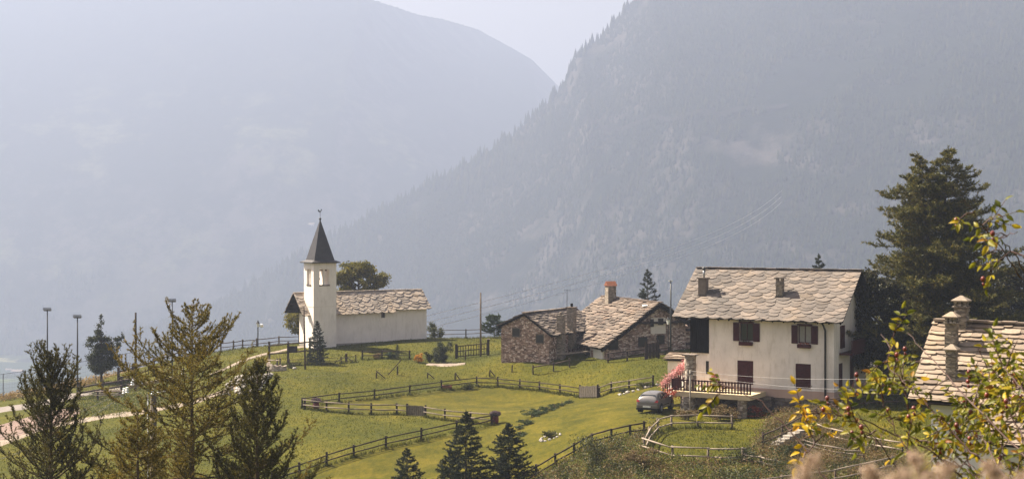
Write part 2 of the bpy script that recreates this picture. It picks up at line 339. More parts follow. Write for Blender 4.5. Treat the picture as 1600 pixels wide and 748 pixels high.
BANK2 = gp([(1185,710),(1200,660),(1270,636),(1300,640),(1290,665),(1330,690),(1420,712),(1420,747),(1240,747)])
zone = np.zeros((ny, nx, 4), np.float32); zone[..., 3] = 1
zone[..., 0] = inpoly(GX, GY, LAWN) | inpoly(GX, GY, gp([(1300,650),(1440,640),(1440,700),(1330,690)]) ) | inpoly(GX, GY, [(24, 107), (24, 140), (45, 140), (45, 104)])
zone[..., 1] = inpoly(GX, GY, BANK) | inpoly(GX, GY, BANK2)
e_ = np.interp(GX, EX, EY); zone[..., 2] = ((GX < -42) & (np.abs(GY - e_ + 1) < 3.0))
zone[..., :3] = np.clip(zone[..., :3], 0, 1)
ca = ground.data.color_attributes.new('zone', 'FLOAT_COLOR', 'POINT'); ca.data.foreach_set('color', zone.ravel())

def strip(name, pts, widths, m, lift=.05, seg=60):
    pts = [Vector(p[:2] if len(p) > 2 else p) for p in pts]; L = [0]
    for i in range(1, len(pts)): L.append(L[-1] + (pts[i] - pts[i - 1]).length)
    xs = [p.x for p in pts]; ys = [p.y for p in pts]; T = np.linspace(0, L[-1], seg)
    cx = np.interp(T, L, xs); cy = np.interp(T, L, ys); wd = np.interp(T, L, widths)
    k = np.ones(5) / 5; cx[2:-2] = np.convolve(cx, k, 'valid'); cy[2:-2] = np.convolve(cy, k, 'valid')
    tx = np.gradient(cx); ty = np.gradient(cy); ln = np.hypot(tx, ty); nxx = -ty / ln; nyy = tx / ln; mB = 9; vv = []
    for i in range(seg):
        for j in range(mB):
            s_ = (j / (mB - 1) - .5) * (wd[i] + (random.uniform(-.25, .25) if j in (0, mB - 1) else 0)); x = cx[i] + nxx[i] * s_; y = cy[i] + nyy[i] * s_
            vv.append((x, y, H(x, y) + (lift if 0 < j < mB - 1 else -.03)))
    ii = np.arange(seg * mB).reshape(seg, mB); q = np.stack([ii[:-1, :-1], ii[1:, :-1], ii[1:, 1:], ii[:-1, 1:]], -1).reshape(-1, 4)
    return tag(mesh_np(name, vv, q, m, smooth=True), kind='structure')
plain('gravel', (.24, .195, .155), .95, .1, .25, 2.5, bs=.5); plain('court', (.19, .135, .115), .95, .1, .15, .6); plain('asphalt', (.19, .165, .15), .9, .1, .15, 1, bs=.3)
strip('path', [G(-120, 740), G(-30, 700), G(60, 668), G(150, 652), G(215, 645), G(270, 635), G(330, 618), G(372, 603)], [3.6, 3.4, 3, 2.6, 2.2, 2.0, 1.7, 1.0], 'gravel')
strip('church_path', [G(330, 585), G(375, 565), G(410, 554), G(450, 545), G(475, 541)], [.6, .8, 1.0, 1.2, 1.4], 'gravel')
strip('road', [G(-60, 648), G(60, 632), G(110, 618), G(190, 607)], [5, 4.4, 3.8, 2.5], 'asphalt')
strip('court_surface', [G(-60, 690), G(15, 672), G(75, 650), G(95, 640)], [11, 10, 7, 4], 'court', .07)
strip('driveway', [G(668, 569), G(700, 570), G(727, 568)], [1.0, 1.9, .9], 'gravel', .09, 24)

# ------------------------------------------------------------------ valley and mountains
def fbm(x, y, f, oct=5, o=0):
    r = 0; a = 1
    for k in range(oct): r = r + a * (1 - 2 * np.abs(sines(x, y, f * 2.1 ** k, 6, o + 3 * k))); a *= .5
    return r / 2
def far_height(x, y):
    near = -42 - np.maximum(0, y - 200) * .27 + 0 * x
    floor = -250 + 12 * sines(x, y, .004)
    base = np.maximum(near, floor)
    # right mountain: a spur whose crest climbs to the right
    cy = 2620 + 60 * sines(x, x * .3, .006)
    crest = np.interp(x, [-1500, -900, -560, -304, -117, 0, 60, 95, 118, 165, 246, 600, 1200, 2600], [-360, -262, -170, -22, 78, 150, 205, 242, 300, 332, 418, 560, 655, 655])
    crest = crest + 12 * fbm(x, y * .0, .02, 4)
    t = cy - y; r = crest - np.where(t > 0, t * .56, -t * .35) + fbm(x, y, .005, 5) * 55 * np.clip(np.abs(t) / 400, 0, 1) + fbm(x, y, .03, 3) * 7
    # left mountain, farther away
    c2 = np.interp(x, [-6000, -3000, -288, -218, -108, 66, 176, 500, 1500], [640, 650, 630, 640, 645, 548, 438, 250, 0]) + 14 * fbm(x, y * 0, .008, 5)
    cy2 = np.interp(x, [-6000, -420, -100, 2000], [4000, 4000, 4800, 4900]); t2 = cy2 - y; slope = (c2 + 260) / (cy2 - 2850)
    r2 = c2 - np.where(t2 > 0, t2 * slope, -t2 * .3) + fbm(x, y, .0022, 6, 4) * 120 * np.clip(t2 / 900, 0, 1) * np.clip((y - 2800) / 500, 0, 1)
    return np.maximum(base, np.maximum(r, r2))
def mountain_mat():
    m, t, b = mat('mountain', .95, 0); v = coord(t)
    n1 = noise(t, v, .0025, 6, .65); n2 = noise(t, v, .03, 6, .7); n3 = noise(t, coord(t, (1, 1, .35)), .012, 6, .75)
    c = ramp(t, n2, [(.3, (.006, .009, .005)), (.55, (.010, .014, .007)), (.75, (.018, .020, .010))])
    clear = ramp(t, noise(t, v, .006, 5, .6), [(.68, (0, 0, 0)), (.75, (1, 1, 1))])
    c = mix(t, clear, c, ramp(t, n2, [(.3, (.02, .02, .01)), (.7, (.07, .062, .04))]))
    gp_ = N(t, 'ShaderNodeNewGeometry'); sy = N(t, 'ShaderNodeSeparateXYZ'); t.links.new(gp_.outputs['Position'], sy.inputs[0])
    dv = N(t, 'ShaderNodeMath', operation='DIVIDE'); t.links.new(sy.outputs[1], dv.inputs[0]); dv.inputs[1].default_value = 5500
    farm = mix(t, 1.0, ramp(t, dv.outputs[0], [(.50, (0, 0, 0)), (.54, (1, 1, 1)), (.62, (1, 1, 1)), (.66, (.15, .15, .15))]), ramp(t, noise(t, v, .0045, 7, .65), [(.52, (0, 0, 0)), (.60, (1, 1, 1))]), 'MULTIPLY')
    c = mix(t, farm, c, ramp(t, noise(t, v, .02, 5, .7), [(.4, (.015, .02, .01)), (.6, (.10, .10, .05))]))
    g = N(t, 'ShaderNodeNewGeometry'); sp = N(t, 'ShaderNodeSeparateXYZ'); t.links.new(g.outputs['Normal'], sp.inputs[0])
    cliff = ramp(t, sp.outputs[2], [(.74, (1, 1, 1)), (.80, (0, 0, 0))])
    rk = mix(t, 1.0, cliff, ramp(t, n3, [(.45, (0, 0, 0)), (.6, (1, 1, 1))]), 'MULTIPLY')
    c = mix(t, rk, c, (.07, .063, .055))
    flat = ramp(t, sp.outputs[2], [(.985, (0, 0, 0)), (.995, (1, 1, 1))])
    vo = N(t, 'ShaderNodeTexVoronoi'); vo.inputs['Scale'].default_value = .006; t.links.new(v, vo.inputs['Vector']); s2 = N(t, 'ShaderNodeSeparateColor'); t.links.new(vo.outputs['Color'], s2.inputs[0])
    field = ramp(t, s2.outputs[0], [(0, (.03, .045, .015)), (.45, (.03, .04, .015)), (.5, (.20, .25, .07)), (.8, (.28, .31, .11)), (1, (.30, .27, .14))])
    field = mix(t, ramp(t, noise(t, v, .012, 5), [(.45, (0, 0, 0)), (.55, (1, 1, 1))]), field, (.03, .045, .02))
    t.links.new(mix(t, flat, c, field), b.inputs['Base Color']); bump(t, b, n2, 1, 6); return m
M['mountain'] = mountain_mat()
def sheet(name, xs, ys, m):
    gx_, gy_ = np.meshgrid(xs, ys); z = far_height(gx_, gy_); ii = np.arange(gx_.size).reshape(gx_.shape)
    q = np.stack([ii[:-1, :-1], ii[:-1, 1:], ii[1:, 1:], ii[1:, :-1]], -1).reshape(-1, 4)
    return tag(mesh_np(name, np.stack([gx_, gy_, z], -1).reshape(-1, 3), q, m, smooth=True), kind='structure')
xs = np.concatenate([np.arange(-6000, -1500, 60), np.arange(-1500, 1500, 9), np.arange(1500, 6001, 60)])
ys = np.concatenate([np.arange(-400, 1300, 25), np.arange(1300, 2900, 8), np.arange(2900, 5100, 14), np.arange(5100, 5600, 100)])
sheet('mountains', xs, ys, 'mountain')
def far_hit(px, py):
    kx, kz, d = (px - 800) / F, (YH - py) / F, 1200.0
    while d < 4000 and kz * d > float(far_height(np.array([kx * d]), np.array([d]))[0]): d += 10
    return Vector((kx * d, d, kz * d))
def cones(name, n, xr, yr, hr, cond=None):
    x = rng.uniform(*xr, n); y = rng.uniform(*yr, n); z = far_height(x, y); keep = np.ones(n, bool) if cond is None else cond(x, y, z)
    x, y, z = x[keep], y[keep], z[keep]; n = len(x); h = rng.uniform(*hr, n); r = h * rng.uniform(.16, .27, n); a0 = rng.uniform(0, 6.28, n); k = 5
    V = np.zeros((n, k + 1, 3))
    for i in range(k): V[:, i] = np.stack([x + r * np.cos(a0 + i * 2 * PI / k), y + r * np.sin(a0 + i * 2 * PI / k), z - 1 + rng.uniform(-.1, .3, n) * h * .2], -1)
    V[:, k] = np.stack([x, y, z + h], -1); o = (np.arange(n) * (k + 1))[:, None]
    Fc = np.concatenate([o + np.array([[i, (i + 1) % k, k]]) for i in range(k)])
    return tag(mesh_np(name, V.reshape(-1, 3), Fc, 'forest'), 'dark conifer forest covering the hazy right mountain slope', 'forest', kind='stuff')
def right_cond(x, y, z):
    s = noise_mask(x, y); return (z > -246) & (np.abs(x / y) < .42) & (s > -.18)
def noise_mask(x, y): return sines(x, y, .012, 8, 3) + .5 * sines(x, y, .05, 8, 9)
cones('forest', 95000, (-1000, 1150), (1450, 2680), (5, 12), right_cond)
f2 = cones('valley_woods', 9000, (-1500, 400), (2300, 3000), (12, 24), lambda x, y, z: (sines(x, y, .008, 8, 2) > .12) & (np.abs(x / y) < .4))
f2['label'] = 'dark patches of woodland between the pale fields on the valley floor'
# haze: one even volume round camera and scene
hz = MB().box(-6500, 6500, -500, 6800, -400, 735).build('haze', 'wire'); hz.data.materials.clear()
hm = bpy.data.materials.new('haze_air'); hm.use_nodes = True; t = hm.node_tree; t.nodes.remove(t.nodes['Principled BSDF'])
pv = t.nodes.new('ShaderNodeVolumePrincipled'); pv.inputs['Color'].default_value = (.335, .388, .53, 1); pv.inputs['Density'].default_value = HAZE; pv.inputs['Anisotropy'].default_value = .25
t.links.new(pv.outputs[0], t.nodes['Material Output'].inputs['Volume']); hz.data.materials.append(hm)
tag(hz, 'pale blue haze filling the valley and veiling the mountains', 'haze', kind='stuff')
plain('track', (.022, .021, .018), .95, 0)
tp_ = [far_hit(px, py) for px, py in ((880, 222), (940, 205), (1000, 198), (1060, 192), (1120, 188), (1180, 176), (1230, 168))]; vv = []
for i in range(61):
    k = i / 60 * 6; a = tp_[min(int(k), 5)].lerp(tp_[min(int(k), 5) + 1], k - min(int(k), 5)); 
    for dy in (-6, 6): zz = float(far_height(np.array([a.x]), np.array([a.y + dy]))[0]); vv.append((a.x, a.y + dy, zz + 4))
tag(mesh_np('forest_track', vv, [(2 * i, 2 * i + 2, 2 * i + 3, 2 * i + 1) for i in range(60)], 'track'), kind='structure')
plain('far_wall', (.5, .48, .45), .9, .1, .05); plain('far_roof', (.25, .2, .17), .9, .1, .1)
for i, (px, py, w_, lab) in enumerate([(485, 353, 26, 'tiny pale building on the far slope just left of the church spire'), (28, 584, 30, 'long pale building on the valley floor near the left edge'), (14, 579, 16, 'small pale building on the valley floor at the left edge'), (1350, 277, 14, 'tiny white house on the forested slope left of the huge conifer'), (70, 590, 14, 'small pale house on the valley floor right of the long building')]):
    p = far_hit(px, py); t = empty('distant_house', p, random.uniform(-.4, .4), lab, 'house'); k_ = w_ / 30; MB().box(-w_ / 3, w_ / 3, -5 * k_, 5 * k_, -6, 5 * k_).build('wall', 'far_wall', t)
    MB().prism([(-5.6 * k_, 4.7 * k_), (5.6 * k_, 4.7 * k_), (0, 8 * k_)], 'x', -w_ / 3 - .8, w_ / 3 + .8).build('roof', 'far_roof', t)
# ------------------------------------------------------------------ buildings
def slates(mb, O, ux, uv, L, S, w, h, dep, th=.035, jit=.15, clip=None, seed=1):
    """overlapping stone slabs laid course by course up the slope from the eave at O"""
    rd = random.Random(seed); O = Vector(O); ux = Vector(ux).normalized(); uv = Vector(uv).normalized(); n = ux.cross(uv).normalized()
    if n.z < 0: n = -n
    rows = int(S / h) + 1
    for r in range(-1, rows):
        u = -w * (.5 if r % 2 else 0) - rd.uniform(0, w * jit); v0 = r * h
        while u < L:
            ww = w * rd.uniform(1 - jit * 1.6, 1 + jit * 1.6); a = max(u, -.06); b_ = min(u + ww, L + .06); u += ww
            if b_ - a < .12: continue
            vj = v0 + rd.uniform(-1, 1) * h * jit * .8; top = min(vj + h * 1.75, S + .04)
            if vj < -.12: vj = -.12 + rd.uniform(0, .06)
            if top - vj < .1: continue
            if clip and not clip((a + b_) / 2, vj + h * .5): continue
            m = (a + b_) / 2; d_ = dep * h * rd.uniform(.7, 1.25) * (b_ - a) / w; s = rd.uniform(-.12, .12) * (b_ - a)
            low = max(vj - d_, -.30)
            pts = [(a, top), (a, vj + rd.uniform(0, .3) * d_), (a + (m - a) * .45 + s * .5, (vj + low * 2.2) / 3.2), (m + s, low), (b_ - (b_ - m) * .45 + s * .5, (vj + low * 2.2) / 3.2), (b_, vj + rd.uniform(0, .3) * d_), (b_, top)]
            l0 = th * 1.9 + rd.uniform(0, th * .8 * (1 + jit)); tl = rd.uniform(-1, 1) * th * jit * 2
            def q(p, up):
                k = (p[1] - low) / max(top - low, .01); return O + ux * p[0] + uv * p[1] + n * (l0 * (1 - k) + up + tl * (p[0] - m) / w)
            nn = len(pts); mb.add([q(p, th) for p in pts] + [q(p, 0) for p in pts], [tuple(range(nn))] + [(i, (i + 1) % nn, (i + 1) % nn + nn, i + nn) for i in range(nn)])
    return mb
def fix_normals(o):
    import bmesh
    bm = bmesh.new(); bm.from_mesh(o.data); bmesh.ops.recalc_face_normals(bm, faces=bm.faces); bm.to_mesh(o.data); bm.free(); return o
def deck(parent, O, ux, uv, L, S, t=.12, name='roof_deck', m='timber_black'):
    O = Vector(O); ux = Vector(ux).normalized(); uv = Vector(uv).normalized(); n = ux.cross(uv).normalized()
    if n.z < 0: n = -n
    a = [O, O + ux * L, O + ux * L + uv * S, O + uv * S]
    return fix_normals(MB().add([p - n * .01 for p in a] + [p - n * t for p in a], [(0, 1, 2, 3), (7, 6, 5, 4), (0, 4, 5, 1), (1, 5, 6, 2), (2, 6, 7, 3), (3, 7, 4, 0)]).build(name, m, parent))
def rafters(mb, x0, x1, y, z, dy, dz, n, wd=.09):
    for i in range(n):
        x = x0 + (x1 - x0) * i / (n - 1); mb.beam((x, y, z), (x, y + dy, z + dz), wd, .13)
    return mb
# ---- big white house ----
TH = R(30); hc = P(1303, 622, 105)
house = empty('white_house', (hc.x, hc.y, 0), -TH, 'large white two storey house with dark red shutters under a grey slate roof', 'house')
def hx(px): k = (px - 800) / F; return (105 * k - hc.x) / (math.cos(TH) + math.sin(TH) * k)
def hz(px, py): return (105 - math.sin(TH) * hx(px)) * (YH - py) / F
HL, HD = 11.45, 8.3; ze = -7.12; zb = -15.4; zp = -12.42; yr = 3.97; zr = -3.52
xp = hx(1108)
def wall_with_holes(mb, x0, x1, z0, z1, holes, y0=0, y1=.3):
    """front wall y0..y1 as boxes around openings (x0,x1,z0,z1)"""
    xs_ = sorted({x0, x1} | {h[0] for h in holes} | {h[1] for h in holes})
    for a, b in zip(xs_[:-1], xs_[1:]):
        hs = sorted([(h[2], h[3]) for h in holes if h[0] < (a + b) / 2 < h[1]]); z = z0
        for p, q in hs: mb.box(a, b, y0, y1, z, p); z = q
        mb.box(a, b, y0, y1, z, z1)
    return mb
wins = []
for (a, b, c, d) in ((1156, 1177, 504, 532), (1247, 1268, 508, 536)): wins.append((hx(a), hx(b), hz((a + b) / 2, d), hz((a + b) / 2, c)))
doors = []
for (a, b, c, d) in ((1152, 1177, 563, 600), (1243, 1267, 568, 607)): doors.append((hx(a), hx(b), hz((a + b) / 2, d), hz((a + b) / 2, c)))
gz_ = ze + .62; gr = zr - .12
wb = wall_with_holes(MB(), xp, 0, zp, gz_, wins + doors)
wb.box(-HL, xp, .25, .5, -12.42, -10.0)                                      # recessed wall below the timber panel
wb.box(-.3, 0, .3, HD, zp, gz_ - .1); wb.box(-HL, -HL + .3, .5, HD, zp, gz_ - .1); wb.box(-HL + .3, -.3, HD - .3, HD, zp, gz_ - .3)
for x in (-HL + .003, -.297): wb.prism([(.003, gz_ - .12), (HD - .003, gz_ - .12), (yr, gr)], 'x', x, x + .294)
wb.build('wall', 'plaster_white', house)
MB().box(-HL - .0, .03, -.03, HD + .03, -13.05, zp - .002).build('base_band', 'plaster_pink', house)
MB().box(-HL - .06, .10, -.10, HD + .08, zb, -13.052).build('plinth', 'stone_plinth', house)
p = MB()
for i in range(9):
    a = -HL + (xp + HL) * i / 9; p.box(a + .006, a + (xp + HL) / 9 - .006, .02 + (i % 2) * .01, .12, -9.98, gz_ - .05)
p.build('timber_panel', 'timber_black', house)
MB().box(xp - .35, xp - .12, .20, .25, -11.6, -10.6).build('notice_board', 'window_dark', house)
ux = (1, 0, 0); rise = zr - ze; run = yr + .8; uvf = Vector((0, run, rise)); uvb = Vector((0, -run, rise)); S = uvf.length
RX0, RL = -HL - 1.05, HL + 1.95
rf = slates(MB(), (RX0, -.8, ze), ux, uvf, RL, S, 1.0, .39, .60, .036, .17, seed=3)
slates(rf, (RX0, 2 * yr + .8, ze), ux, uvb, RL, S, 1.0, .39, .6, .036, .17, seed=4)
for i in range(14):
    x = RX0 + RL * i / 14; rf.box(x + .01, x + RL / 14 + .05, yr - .28, yr + .28, zr + .02 + (i % 2) * .02 + random.uniform(0, .02), zr + .075 + (i % 2) * .02)
roof = fix_normals(rf.build('roof', 'slate_house', house))
deck(house, (RX0, -.8, ze), ux, uvf, RL, S - .02, .14); deck(house, (RX0, 2 * yr + .8, ze), ux, uvb, RL, S - .02, .14, 'roof_deck')
rafters(MB(), RX0 + .2, RX0 + RL - .2, -.72, ze - .2, 1.0, .75, 16).build('rafters', 'timber_black', house)
for x0_, z0_, y0_, wd, ht, top in ((hx(1088.5), 0, 1.05, .62, 1.45, 'pipe'), (hx(1209), 0, 1.15, .50, 1.30, 'slab')):
    zc = ze + (y0_ + .8) / run * rise
    ch = MB(); ch.box(x0_ - wd / 2, x0_ + wd / 2, y0_, y0_ + wd, zc - .4, zc + ht).build('chimney', 'plaster_grey' if False else 'stone_stack', house) if top == 'slab' else MB().box(x0_ - wd / 2, x0_ + wd / 2, y0_, y0_ + wd, zc - .4, zc + ht).build('chimney', 'chimney_render' if 'chimney_render' in M else plain('chimney_render', (.17, .14, .12), .9, .2, .2, 4), house)
    c_ = house.children[-1]
    MB().box(x0_ - wd / 2 - .06, x0_ + wd / 2 + .06, y0_ - .06, y0_ + wd + .06, zc - .35, zc + .16).build('flashing', 'timber_black', c_)
    if top == 'pipe':
        MB().box(x0_ - wd / 2 - .09, x0_ + wd / 2 + .09, y0_ - .09, y0_ + wd + .09, zc + ht + .002, zc + ht + .09).build('cap', 'slate_house', c_)
        MB().tube([(x0_ + .05, y0_ + .3, zc + ht + .08), (x0_ + .05, y0_ + .3, zc + ht + .68)], .085, 10).build('flue', 'metal_grey', c_, True)
        MB().tube([(x0_ + .05, y0_ + .3, zc + ht + .66), (x0_ + .05, y0_ + .3, zc + ht + .74), (x0_ + .05, y0_ + .3, zc + ht + .84), (x0_ + .05, y0_ + .3, zc + ht + .92)], [.10, .15, .14, .05], 10).build('cowl', 'metal_dark', c_, True)
    else:
        m_ = MB()
        for sx in (-1, 1):
            for sy in (0, 1): m_.box(x0_ + sx * wd / 2 - (.12 if sx > 0 else 0), x0_ + sx * wd / 2 + (.12 if sx < 0 else 0), y0_ + sy * (wd - .12), y0_ + sy * (wd - .12) + .12, zc + ht + .002, zc + ht + .22)
        m_.box(x0_ - wd / 2 - .04, x0_ + wd / 2 + .04, y0_ - .04, y0_ + wd + .04, zc + ht - .32, zc + ht - .24); m_.build('vent', 'stone_stack', c_)
        MB().box(x0_ - wd / 2 - .12, x0_ + wd / 2 + .12, y0_ - .12, y0_ + wd + .12, zc + ht + .224, zc + ht + .29).build('cap', 'slate_house', c_)
def leaves(n, centre, rad, size, m, name, parent=None, seed=0, flat=1.0, aspect=.6, droop=0):
    r = np.random.default_rng(seed); u = r.normal(size=(n, 3)); u /= np.linalg.norm(u, axis=1)[:, None]; u *= r.uniform(.15, 1, n)[:, None] ** .5
    c = np.asarray(centre) + u * np.asarray(rad)
    return leaf_mesh(name, c, r.uniform(.6, 1.3, n) * size, m, parent, r, aspect, droop)
def leaf_mesh(name, c, s, m, parent, r, aspect=.6, droop=0):
    n = len(c); a = r.normal(size=(n, 3)); a[:, 2] -= droop; a /= np.linalg.norm(a, axis=1)[:, None]; b = r.normal(size=(n, 3)); b -= (a * b).sum(1)[:, None] * a; b /= np.linalg.norm(b, axis=1)[:, None]
    s = np.asarray(s)[:, None]; V = np.stack([c - a * s * .5, c + b * s * aspect * .5, c + a * s * .5, c - b * s * aspect * .5], 1).reshape(-1, 3)
    return mesh_np(name, V, np.arange(n * 4).reshape(n, 4), m, parent)
for i, (a, b, c, d) in enumerate(wins):
    f = MB(); f.box(a, a + .07, .08, .16, c, d); f.box(b - .07, b, .08, .16, c, d); f.box(a + .07, b - .07, .08, .16, c, c + .07); f.box(a + .07, b - .07, .08, .16, d - .07, d); f.box((a + b) / 2 - .025, (a + b) / 2 + .025, .09, .15, c + .07, d - .07)
    wo = f.build('window', 'timber_red', house); MB().box(a + .07, b - .07, .15, .17, c + .07, d - .07).build('pane', 'curtain' if i else 'glass_dark', wo)
    MB().box(a - .06, b + .06, -.10, .0, d, d + .10).build('lintel', 'timber_red', wo)
    sw = (b - a) * .5 - .01
    for x0_ in (a - sw, b):
        s_ = MB(); s_.box(x0_ + .01, x0_ + sw - .01, -.07, -.02, c - .04, d - .01)
        for k in range(5): s_.box(x0_ + .04 + k * (sw - .08) / 5, x0_ + .025 + (k + 1) * (sw - .08) / 5, -.085, -.072, c, d - .05)
        s_.build('shutter', 'timber_red', house)
    fb = MB().box(a + .02, b - .02, -.32, -.04, c - .34, c - .07).build('flower_box', 'timber_red', house)
    leaves(160, ((a + b) / 2, -.2, c - .04), ((b - a) * .5, .16, .12), .09, 'bush_leaf' if i == 0 else 'red_flower', 'flowers', fb, 5 + i)
for i, (a, b, c, d) in enumerate(doors):
    s_ = MB(); s_.box(a + .01, b - .01, .03, .08, c, d)
    for k in range(2):
        x0_ = a + .03 + k * (b - a) / 2; x1_ = x0_ + (b - a) / 2 - .05
        s_.box(x0_, x1_, .0, .028, c + .03, c + .12); s_.box(x0_, x1_, .0, .028, d - .12, d - .03); s_.box(x0_, x0_ + .08, .001, .029, c + .12, d - .12); s_.box(x1_ - .08, x1_, .001, .029, c + .12, d - .12)
        for q in range(12): z_ = c + .14 + q * (d - c - .3) / 12; s_.box(x0_ + .08, x1_ - .08, .012, .028, z_, z_ + .05)
    s_.build('closed_shutter', 'timber_red', house); 
    for x_ in (a - .09, b + .05): MB().box(x_, x_ + .03, -.05, .0, c + .2, c + .28).build('catch', 'iron', house)
MB().box(xp - .02, xp + .35, .0 - .012, -.002, -12.3, -12.25).build('trim', 'plaster_pink', house)
dp = hx(1290)
MB().tube([(dp, -.85, ze - .16), (dp, -.55, ze - .35), (dp, -.10, ze - .75), (dp, -.10, -13.0)], .075, 8).build('drainpipe', 'iron', house, True)
MB().tube([(RX0 + .1, -.93, ze - .08), (RX0 + RL - .1, -.93, ze - .08)], .075, 8).build('gutter', 'timber_black', house, True)
# side wall: window, balcony with boards, door
MB().box(.003, .05, 1.5, 2.6, -9.3, -7.6).build('window', 'timber_red', house)
MB().box(.003, .04, 4.0, 4.9, -12.4, -9.8).build('door', 'timber_red', house)
MB().box(.003, .04, 1.2, 2.0, -12.4, -10.4).build('door', 'timber_red', house)
b_ = MB().box(.05, 1.0, 1.2, 5.6, -9.75, -9.6)
for k in range(22): b_.box(.95, .98, 1.25 + k * .2, 1.38 + k * .2, -9.6, -8.75)
b_.box(.93, 1.0, 1.2, 5.6, -8.74, -8.66); b_.build('side_balcony', 'timber_red', house)
# terrace
TZ = -12.62
terr = MB().box(-11.5, -5.2, -3.5, -.12, TZ - .36, TZ).build('terrace', 'terrace_edge', house)
rl = MB()
for (a, b) in (((-11.42, -3.42), (-5.2, -3.42)), ((-11.42, -3.42), (-11.42, -1.9))):
    A_ = Vector((*a, TZ)); B_ = Vector((*b, TZ)); n = int((B_ - A_).length / .235)
    for z in (.14, .88): rl.beam(A_ + Vector((0, 0, z)), B_ + Vector((0, 0, z)), .07, .09)
    for k in range(n + 1):
        q = A_.lerp(B_, k / n); rl.box(q.x - .055, q.x + .055, q.y - .075, q.y - .04, TZ + .06, TZ + .95)
rl.build('railing', 'timber_red', house)
def stone_column(parent, x, y, z0, z1, r, name='stone_pillar'):
    m_ = MB(); n = 14; zs = np.linspace(z0, z1, int((z1 - z0) / .22)); V = []
    for z in zs: V.append([Vector((x + math.cos(k * 2 * PI / n) * r * random.uniform(.93, 1.07), y + math.sin(k * 2 * PI / n) * r * random.uniform(.93, 1.07), z)) for k in range(n)])
    vs_ = [p for ring in V for p in ring]; m_.add(vs_, [(i * n + k, i * n + (k + 1) % n, (i + 1) * n + (k + 1) % n, (i + 1) * n + k) for i in range(len(zs) - 1) for k in range(n)] + [tuple(range((len(zs) - 1) * n, len(zs) * n))])
    return m_.build(name, 'stone_pale', parent)
stone_column(house, -10.35, -3.0, -15.2, TZ - .362, .58); stone_column(house, -10.35, -2.5, TZ + .002, -9.95, .44)
MB().box(-10.86, -9.84, -3.01, -1.99, -9.94, -9.86).build('pillar_cap', 'slate_house', house)
stone_column(house, -6.0, -3.0, -15.2, TZ - .362, .35)
MB().box(-11.2, -4.6, -.6, -.12, -15.2, TZ - .362).build('cellar_wall', 'stone_plinth', house)
# service post carrying the house wires
pp = house.matrix_world
def hw(x, y, z): c, s = math.cos(-TH), math.sin(-TH); return Vector((hc.x + x * c - y * s, hc.y + x * s + y * c, z))
q = hw(-9.7, -4.1, 0); pz = -10.9
po = empty('wire_post', (q.x, q.y, H(q.x, q.y)), 0, 'slim metal post rising in front of the terrace railing', 'post')
MB().tube([(0, 0, -.3), (0, 0, pz - po.location.z)], .055, 8).build('post', 'concrete', po, True)
MB().box(-.2, .2, -.06, .06, pz - po.location.z - .3, pz - po.location.z - .24).build('bracket', 'iron', po)
def sag_wire(a, b, sag, r, name, m, label, group=None, n=24):
    a = Vector(a); b = Vector(b); pts = [a.lerp(b, k / n) - Vector((0, 0, sag * 4 * (k / n) * (1 - k / n))) for k in range(n + 1)]
    return tag(MB().tube(pts, r, 4, True).build(name, m), label, 'wire', group)
sag_wire((q.x, q.y, pz - .05), P(1750, 556, 75), .9, .007, 'overhead_wire', 'wire', 'upper thin wire running across the white house wall from the slim post', 'house wires')
sag_wire((q.x + .1, q.y, pz - .3), P(1750, 578, 75), 1.1, .007, 'overhead_wire', 'wire', 'lower thin wire running across the white house wall from the slim post', 'house wires')
# ---- little shed with flat roof left of the house ----
sh = P(1080, 600, 118); shed = empty('lean_to_shed', (sh.x, sh.y, -13.6), -R(20), 'small pale shed with a flat slab roof left of the big white house', 'shed')
MB().box(-2.0, 1.2, 0, 2.2, -1.0, 2.25).build('wall', 'plaster_cream', shed)
rr = slates(MB(), (-2.3, -.3, 2.3), (1, 0, 0), (0, 1, .12), 4.2, 2.7, .7, .6, .12, .06, .2, seed=9); fix_normals(rr.build('roof', 'slate_cottage', shed))
MB().box(-2.25, 1.8, -.25, 2.4, 2.23, 2.29).build('roof_deck', 'timber_dark', shed)
# flower bank: stair railing with pink geraniums
A_ = G(1036, 606, 100); A_ = P(1036, 600, 110); B_ = P(1077, 564, 112.5)
fr = empty('stair_railing', (A_.x, A_.y, A_.z), 0, 'sloping dark red stair railing left of the stone terrace pillar', 'railing')
m_ = MB(); D_ = B_ - A_
for z in (-.15, -.95): m_.beam(Vector((0, 0, z)), D_ + Vector((0, 0, z)), .07, .09)
for k in range(13): p_ = D_ * (k / 12); m_.box(p_.x - .05, p_.x + .05, -.05 + p_.y, .0 + p_.y, p_.z - 1.15, p_.z - .1)
m_.build('rail', 'timber_red', fr); 
m_ = MB(); m_.beam((0, .6, -1.3), D_ + Vector((0, .6, -1.3)), 1.1, .22); m_.build('stair', 'concrete', fr)
cs = np.array([np.array(A_) + np.array(D_) * t + rng.normal(size=3) * np.array([.16, .16, .17]) + np.array([-.05, -.1, .05 - .1 * rng.random()]) for t in rng.uniform(-.02, 1, 2600)])
tag(leaf_mesh('pink_geraniums', cs, rng.uniform(.05, .13, len(cs)), 'pink_flower', None, rng, .8), 'thick band of pink geraniums along the sloping stair railing', 'flowers')
cs = np.array([np.array(hw(-11.5, -3.6, TZ - .25)) + rng.normal(size=3) * np.array([.38, .16, .22]) for _ in range(520)])
tag(leaf_mesh('hanging_flowers', cs, rng.uniform(.06, .13, len(cs)), 'red_flower', None, rng, .8), 'orange red flowers hanging from the terrace corner over the car', 'flowers')
